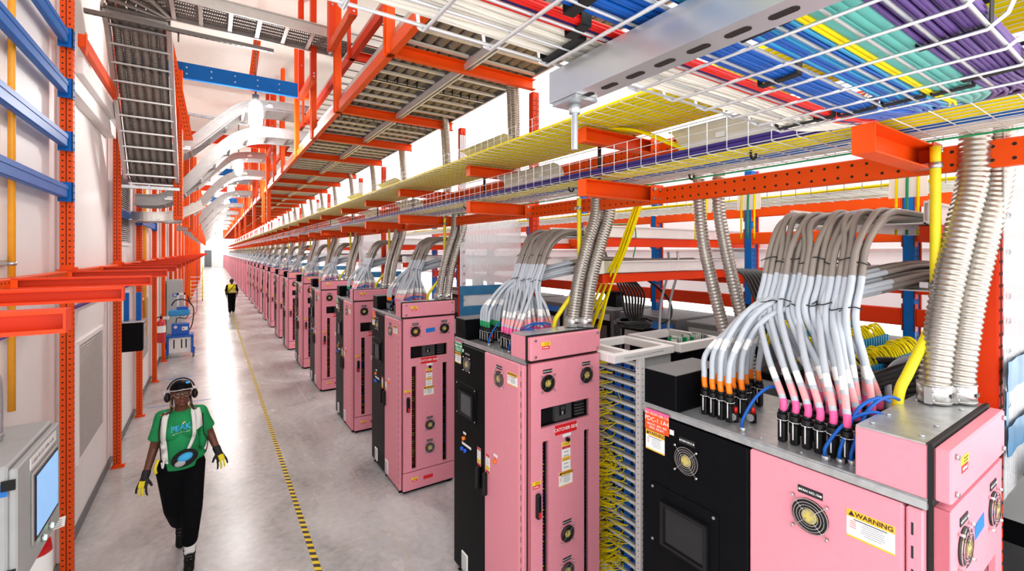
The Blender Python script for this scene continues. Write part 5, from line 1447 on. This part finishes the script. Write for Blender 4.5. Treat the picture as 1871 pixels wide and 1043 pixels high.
# --- woman in green, facing the viewer (local -y), mid-stride
wm=thing('person','woman in green T-shirt, black trousers, cap and ear defenders walking down the aisle','person',(-.235,5.27,0))
hz=1.575   # head centre height
b=MB()
hc=Vector((.0,-.035,hz)); tilt=rotm('Z',8)@rotm('X',-9)
def H_(x,y,z): return hc+tilt@Vector((x,y,z))
b.ell(H_(0,.012,.03),(.074,.088,.092),tilt); b.ell(H_(0,-.012,-.035),(.058,.066,.075),tilt); b.ell(H_(0,-.052,-.083),(.03,.025,.024),tilt)
for s in (-1,1): b.ell(H_(.033*s,-.048,-.022),(.022,.024,.024),tilt); b.ell(H_(.078*s,.01,-.01),(.012,.02,.032),tilt); b.ell(H_(.036*s,-.02,-.066),(.022,.034,.022),tilt)
b.cap(H_(0,-.078,.012),H_(0,-.093,-.026),.009,.0145,8); b.ell(H_(.012,-.086,-.03),(.010,.010,.008),tilt);b.ell(H_(-.012,-.086,-.03),(.010,.010,.008),tilt)
b.ell(H_(0,-.071,-.058),(.025,.013,.0075),tilt); b.ell(H_(0,-.069,-.068),(.022,.013,.008),tilt)
b.ell(H_(0,-.06,.028),(.05,.024,.012),tilt)
b.cap(H_(0,.02,-.07),(0,.012,1.40),.05,.056,12)
# torso
b.ell((0,.01,1.30),(.155,.10,.14)); b.ell((0,.0,1.12),(.135,.10,.15)); b.ell((0,.015,.97),(.165,.115,.13))
b.cap((-.1,.01,1.385),(.1,.01,1.385),.05,.05)
RS,RE,RW=Vector((-.148,.012,1.365)),Vector((-.205,.045,1.10)),Vector((-.262,-.03,.885))
LS,LE,LW=Vector((.148,.012,1.365)),Vector((.218,.10,1.13)),Vector((.285,.02,.96))
chain(b,[RS,RE,RW],[.05,.039,.027]); chain(b,[LS,LE,LW],[.05,.039,.027])
# legs: left (image right) foot forward, right foot trailing
LH,LK,LA=Vector((.085,0,.90)),Vector((.085,-.06,.50)),Vector((.065,-.09,.10))
RH,RK,RA=Vector((-.085,.0,.90)),Vector((-.055,.03,.50)),Vector((-.02,.33,.19))
chain(b,[LH,LK,LA],[.085,.058,.038]); chain(b,[RH,RK,RA],[.085,.058,.038])
body=fuse(b,'body',['skin','lip'],wm,.007,2)
inv=tilt.inverted()
def lips(c):
    p=inv@(c-hc); return 1 if (abs(p.x)<.024 and p.y<-.066 and -.077<p.z<-.053) else 0
paint(body,lips)
for s in (-1,1):
    e=MB(); c=H_(.031*s,-.0665,.006); e.ell(c,(.0125,.009,.0065),tilt,10,6,0); e.ell(H_(.031*s-.002,-.0735,.005),(.0062,.0035,.0058),tilt,8,5,1); e.build('eye',['eye_white','ink'],wm)
    e=MB(); e.tube([H_(.031*s-.02,-.076,.026),H_(.031*s,-.082,.031),H_(.031*s+.02,-.076,.026)],.003,5); e.build('eyebrow',['hair'],wm)
g=MB()
for s in (-1,1):
    q=[H_(.034*s+.027*math.cos(a),-.093+.012*abs(math.cos(a))**2,.003+.021*math.sin(a)) for a in [2*PI*i/16 for i in range(17)]]; g.tube(q,.0009,4,caps=False); g.tube([H_(.06*s,-.082,.006),H_(.08*s,-.01,.01)],.0018,4)
g.tube([H_(-.008,-.094,.006),H_(.008,-.094,.006)],.0018,4); g.build('safety_glasses',['galv'],wm)
# hair
h=MB(); rr=random.Random(4)
h.ell(H_(0,.04,.03),(.082,.075,.088),tilt)
for s,n_ in ((-1,9),(1,6)):
    for i in range(n_):
        x=(.05+.012*rr.random())*s; z0=-.02
        h.tube(spline([H_(x*1.2,.03+.012*i*.5,z0),H_(x*1.3,.03,-.08),H_(x*1.5-.01*i*s*.4,.0+.02*rr.random(),-.13),H_(x*(1.7+.12*i*(1 if s<0 else .4)),-.01,-.15-.012*rr.random())],4),.0075,6,1 if i%3==2 else 0)
h.build('hair',['hair','hair_tip'],wm)
# cap
c=MB(); up_=tilt@Vector((0,0,1))
vs=[];fs=[]
n1,n2=20,6
for j in range(n2+1):
    th=PI/2*j/n2
    for i in range(n1): ph=2*PI*i/n1; vs.append(H_(.088*math.cos(th)*math.cos(ph),.012+.1*math.cos(th)*math.sin(ph),.052+.078*math.sin(th)))
for j in range(n2):
    for i in range(n1): i2=(i+1)%n1; fs.append((j*n1+i,j*n1+i2,(j+1)*n1+i2,(j+1)*n1+i))
c.add(vs,fs,0,True)
vs=[];fs=[];k=12
for s_ in (0,1):
    for r_ in (0,1):
        for i in range(k+1):
            a=PI*(1.12+.76*i/k); rx=.088+.0*r_; ry=.1+.075*r_*math.sin(-a)
            vs.append(H_((rx+.004*r_)*math.cos(a),.012+ry*math.sin(a),.056-.004*r_*math.sin(-a)-.006*s_-.012*r_*abs(math.cos(a))))
W2=k+1
for i in range(k):
    fs.append((i,i+1,W2+i+1,W2+i)); fs.append((2*W2+i,3*W2+i,3*W2+i+1,2*W2+i+1)); fs.append((W2+i,W2+i+1,3*W2+i+1,3*W2+i))
c.add(vs,fs,0,True)
c.tube([Vector(vs[W2+i]) for i in range(k+1)],.0035,5,1)
c.box((0,0,0),(.03,.002,.02),2,T=Matrix.Translation(H_(.028,-.078,.095))@tilt.to_4x4()@Matrix.Rotation(-.5,4,'X')); c.build('cap',['black_panel','strap_white','logo_blue'],wm)
# ear defenders
ed_=MB(); ed_.tube([H_(.108*math.cos(a),.015,.02+.125*math.sin(a)) for a in [PI*(.10+.8*i/16) for i in range(17)]],.007,8); ed_.build('headband',['black_plastic'],wm)
for s in (-1,1):
    q=MB(); q.ell(H_(.105*s,.012,-.012),(.026,.035,.045),tilt); q=q.build('ear_cup',['black_plastic'],wm)
    w_=MB(); w_.tube(spline([H_(.105*s,.0,.06),H_(.125*s,-.005,.05),H_(.122*s,-.005,.02),H_(.128*s,.0,-.01)],4),.0022,5); w_.tube(spline([H_(.105*s,.03,.06),H_(.125*s,.035,.05),H_(.122*s,.03,.02),H_(.128*s,.02,-.01)],4),.0022,5); w_.build('wire_arm',['chrome'],q)
    if s>0: MB().ell(H_(.129*s,-.008,-.005),(.004,.008,.01),tilt).build('yellow_badge',['glove_yellow'],q)
# T-shirt
t_=MB(); t_.ell((0,.008,1.30),(.16,.115,.14)); t_.ell((0,-.0,1.12),(.15,.115,.2)); t_.tube([(0,.01,1.15),(0,.01,1.0),(0,.012,.93),(0,.012,.905)],0,24,radii=[.12,.142,.155,.155])
t_.ell((-.07,-.075,1.245),(.07,.05,.07));t_.ell((.07,-.075,1.245),(.07,.05,.07)); t_.ell((.03,.012,.98),(.165,.125,.06))
t_.cap((-.105,.012,1.385),(.105,.012,1.385),.058,.058)
for S_,E_ in ((RS,RE),(LS,LE)): d=E_-S_; t_.cap(S_-d*.05,S_+d*.45,.062,.06); t_.tube([S_+d*.35,S_+d*.72],0,16,radii=[.06,.068])
sh=fuse(t_,'tshirt',['shirt'],wm,.009,3)
bv=bvh_of(sh)
lg=MB(); lg.text('PEAK',(.0,-.3,1.285),(1,0,.12),(-.05,0,1),.066,0,'CENTER',bold=.02)
scribble(lg,(.005,-.3,1.243),(1,0,.12),(0,0,1),(0,-1,0),.13,.010,1,4)
lg.add([(.01,-.3,1.315),(.022,-.3,1.315),(.018,-.3,1.335)],[(0,1,2)],1); lg.add([(.022,-.3,1.325),(.034,-.3,1.325),(.03,-.3,1.34)],[(0,1,2)],2)
lg.v=[tuple(on_surface(bv,Vector(v),Y,.004)) for v in lg.v]; lg.build('shirt_logo',['logo_blue','strap_white','sticker_yellow'],sh)
# vest straps and bag strap: bands laid over the shirt
def band(path,w,mt,name,seg=16,off=.022,th=.004):
    P=resample(spline([Vector(p) for p in path],8),.02); q=MB(); vs=[]
    L=[]
    for p in P:
        a=on_surface(bv,Vector((p.x-w/2,p.y,p.z)),Y,off); b_=on_surface(bv,Vector((p.x+w/2,p.y,p.z)),Y,off)
        ymx=.06
        if a.y>ymx or (a-Vector((p.x-w/2,p.y,p.z))).length<1e-6: a.y=min(a.y,p.y)
        if b_.y>ymx or (b_-Vector((p.x+w/2,p.y,p.z))).length<1e-6: b_.y=min(b_.y,p.y)
        L.append((a,b_))
    n=len(L); vs=[x for ab in L for x in ab]+[x-Vector((0,th,0)) for ab in L for x in ab]
    fs=[]
    for i in range(n-1): fs.append((2*i,2*i+1,2*i+3,2*i+2)); o=2*n; fs.append((o+2*i,o+2*i+2,o+2*i+3,o+2*i+1)); fs.append((2*i,2*i+2,o+2*i+2,o+2*i)); fs.append((2*i+1,o+2*i+1,o+2*i+3,2*i+3))
    q.add(vs,fs,0,True); return q.build(name,[mt],wm)
band([(-.105,.0,1.43),(-.122,-.07,1.36),(-.132,-.09,1.22),(-.12,-.1,1.08),(-.115,-.1,.98)],.046,'strap_white','vest_strap')
band([(.12,.0,1.43),(.135,-.06,1.36),(.142,-.07,1.25)],.045,'strap_white','vest_strap')
band([(.085,.0,1.43),(.10,-.08,1.32),(.10,-.12,1.2),(.065,-.13,1.1),(.03,-.13,1.02)],.03,'strap_white','bag_strap')
vp=MB()
for x0,z0,x1,z1 in ((-.187,1.40,-.172,1.05),):
    vp.tube(spline([(-.15,-.05,1.38),(-.162,-.09,1.25),(-.15,-.1,1.1),(-.14,-.1,.98)],5),.005,6)
vp.build('vest_trim',['black_rubber'],wm); vp=MB()
vp.tube(spline([(.165,-.02,1.40),(.168,-.09,1.3),(.175,-.09,1.2),(.205,-.05,1.1),(.19,-.05,1.0)],5),.005,6); vp.build('vest_trim',['black_rubber'],wm)
vf=MB(); vf.ell((.16,.03,1.15),(.045,.08,.15)); fuse(vf,'vest_flap',['shirt'],wm,.01,2)
# hip bag
bg_=MB(); bg_.ell((.03,-.15,1.015),(.105,.055,.075),rotm('Y',-18)); bg_=bg_.build('hip_bag',['black_rubber'],wm)
MB().ell((.035,-.185,1.035),(.062,.03,.038),rotm('Y',-18)).build('face_mask',['logo_blue'],bg_); MB().ell((.0,-.19,.99),(.045,.025,.03),rotm('Y',-18)).build('pouch_lining',['grey_box'],bg_)
q=MB(); q.tube(spline([(-.14,-.11,1.0),(-.13,-.14,.96),(-.12,-.13,1.04)],5),.008,6,0); q.tube(spline([(-.165,-.10,1.03),(-.185,-.11,.96),(-.18,-.1,.91)],4),.012,6,1); q.build('clipped_gloves',['strap_white','glove_yellow'],wm)
# trousers, socks, shoes, gloves
tr=MB(); tr.ell((0,.015,.95),(.15,.115,.09)); tr.ell((0,.02,.87),(.16,.118,.11))
chain(tr,[LH,LK,LA+Vector((0,0,.13))],[.105,.082,.066],14); chain(tr,[RH,RK,RA+(RK-RA)*.30],[.112,.085,.078],14); tr.ell((-.125,.0,.82),(.05,.09,.14)); tr.ell((.13,-.01,.80),(.05,.09,.14))
fuse(tr,'trousers',['trousers'],wm,.01,3)
for A,fw,ptch in ((LA,Vector((.0,-1,0)),0),(RA,Vector((.02,-1,0)),-.75)):
    T=Matrix.Rotation(ptch,3,'X').inverted() if ptch else Matrix.Identity(3)
    k_=MB(); k_.cap(A+Vector((0,0,.02)),A+((RK if ptch else LK)-A)*.34,.046,.05); k_.build('sock',['sock'],wm)
    s_=MB(); R3=Matrix.Rotation(.72 if ptch else -.06,3,'X')
    pp=lambda x,y,z: A+R3@Vector((x,y,z))
    s_.cap(pp(0,.035,-.055),pp(0,-.16,-.062),.04,.042,12); s_.cap(pp(0,.03,-.03),pp(0,-.06,-.035),.044,.045,12); s_.cap(pp(0,.01,.0),pp(0,.01,.045),.05,.052,12); s_.cap(pp(0,-.05,-.02),pp(0,-.13,-.05),.04,.036,12)
    so=fuse(s_,'shoe',['boot'],wm,.008,2)
    l=MB()
    for j in range(3): l.tube([pp(-.022,-.055-.025*j,.022-.014*j),pp(.022,-.06-.025*j,.022-.014*j)],.003,5)
    l.build('laces',['grey_dark'],so)
for W3,E3,sd,pn in ((RW,RE,1,(.55,.85,0)),(LW,LE,-1,(-.55,.85,0))):
    d=(W3-E3).normalized(); gm=MB(); gm.cap(W3-d*.03,W3+d*.02,.034,.032); glove_hand(gm,W3,d,sd,pn,.38,1.08)
    go=fuse(gm,'glove',['glove','glove_yellow'],wm,.0032,1)
    nn=Vector(pn).normalized(); c0=W3+d*.075; uu=d.cross((nn-d*nn.dot(d)).normalized()).normalized()
    paint(go,lambda c,c0=c0,d=d,uu=uu,nn=nn: 1 if ((c-c0).dot(d)>-.03 and (c-c0).dot(nn)<.002+.35*max(0,(c-c0).dot(d)) and abs((c-c0).dot(uu))<.026) else 0)

# --- person in a yellow vest walking away (local +y)
p2=thing('person','person in yellow high-visibility vest with a black bag walking away down the aisle','person',(.80,25.4,0))
b=MB(); b.ell((0,0,1.50),(.075,.09,.105)); b.cap((0,0,1.44),(0,0,1.34),.05,.055); b.ell((0,0,1.2),(.16,.1,.17)); b.ell((0,0,.98),(.16,.11,.14))
b.cap((-.13,0,1.3),(.13,0,1.3),.05,.05)
A_=[(Vector((-.17,0,1.29)),Vector((-.23,-.03,1.05)),Vector((-.22,.05,.86))),(Vector((.17,0,1.29)),Vector((.235,-.02,1.04)),Vector((.22,.08,.86)))]
for a in A_: chain(b,list(a),[.05,.04,.03])
G_=[(Vector((-.08,0,.88)),Vector((-.075,.06,.47)),Vector((-.07,-.05,.1))),(Vector((.08,0,.88)),Vector((.075,.1,.48)),Vector((.07,.12,.1)))]
for a in G_: chain(b,list(a),[.08,.056,.04])
for a,pn in ((A_[0],(1,0,0)),(A_[1],(-1,0,0))): glove_hand(b,a[2],(a[2]-a[1]),1 if pn[0]>0 else -1,pn,.35)
b.ell((0,.085,1.49),(.014,.016,.02)); b.ell((.075,0,1.49),(.012,.02,.028)); b.ell((-.075,0,1.49),(.012,.02,.028))
fuse(b,'body',['skin'],p2,.009,2)
h=MB(); h.ell((0,-.018,1.525),(.088,.092,.1)); h.ell((0,-.1,1.49),(.04,.035,.045)); fuse(h,'hair',['hair'],p2,.01,2)
v=MB(); v.ell((0,0,1.2),(.19,.135,.17)); v.ell((0,0,1.02),(.19,.14,.14)); v.cap((-.13,0,1.31),(.13,0,1.31),.06,.06)
vo=fuse(v,'vest',['vest_yellow'],p2,.011,3)
for z,rx in ((1.10,.196),(1.0,.196)):
    q=MB(); q.tube([(rx*math.cos(a),.143*math.sin(a),z) for a in [2*PI*i/28 for i in range(29)]],.012,5,caps=False); q.build('reflective_band',['galv'],vo)
s_=MB()
for a in A_: d=a[1]-a[0]; s_.cap(a[0],a[0]+d*.9,.062,.055)
s_.build('sleeves',['trousers'],p2)
tr=MB(); tr.ell((0,0,.93),(.18,.13,.1))
for a in G_: chain(tr,list(a),[.105,.082,.07])
fuse(tr,'trousers',['trousers'],p2,.012,2)
for a in G_:
    q=MB(); q.cap(a[2]+Vector((0,-.03,-.055)),a[2]+Vector((0,.14,-.06)),.042,.038); q.cap(a[2]+Vector((0,0,-.02)),a[2]+Vector((0,0,.06)),.05,.05); fuse(q,'shoe',['boot'],p2,.01,1)
q=MB(); q.ell((-.2,-.06,.93),(.06,.1,.09)); bgg=q.build('shoulder_bag',['black_rubber'],p2)
q=MB(); q.tube(spline([(.12,-.03,1.37),(.05,-.135,1.25),(-.08,-.16,1.08),(-.19,-.1,.98)],6),.014,6); q.tube(spline([(.12,-.03,1.37),(.05,.14,1.25),(-.1,.15,1.08),(-.2,.0,.98)],6),.014,6); q.build('strap',['black_rubber'],bgg)
# ------------------------------------------------------------------ camera, light, exposure
cam=bpy.data.cameras.new('camera'); co=bpy.data.objects.new('camera',cam); COL.objects.link(co); SC.camera=co
cam.sensor_fit='HORIZONTAL'; cam.sensor_width=36; cam.lens=36*831/1871
cam.clip_start=.02; cam.clip_end=300
co.location=(0,0,2.9); co.rotation_euler=(PI/2,0,-math.atan2(549,831))
cam.shift_y=-(521.5-460)/1871
w=bpy.data.worlds.new('world'); SC.world=w; w.use_nodes=True
bg=w.node_tree.nodes['Background']; bg.inputs['Color'].default_value=(1,.99,.98,1); bg.inputs['Strength'].default_value=WORLD
SC.view_settings.view_transform='Standard'; SC.view_settings.look='None'; SC.view_settings.exposure=EXPO; SC.view_settings.gamma=1; SC.view_settings.use_curve_mapping=False
SC.cycles.max_bounces=6; SC.cycles.diffuse_bounces=3; SC.cycles.glossy_bounces=3; SC.cycles.transmission_bounces=4; SC.cycles.transparent_max_bounces=12
SC.cycles.use_denoising=True; SC.cycles.caustics_reflective=False; SC.cycles.caustics_refractive=False
SC.cycles.sample_clamp_indirect=6
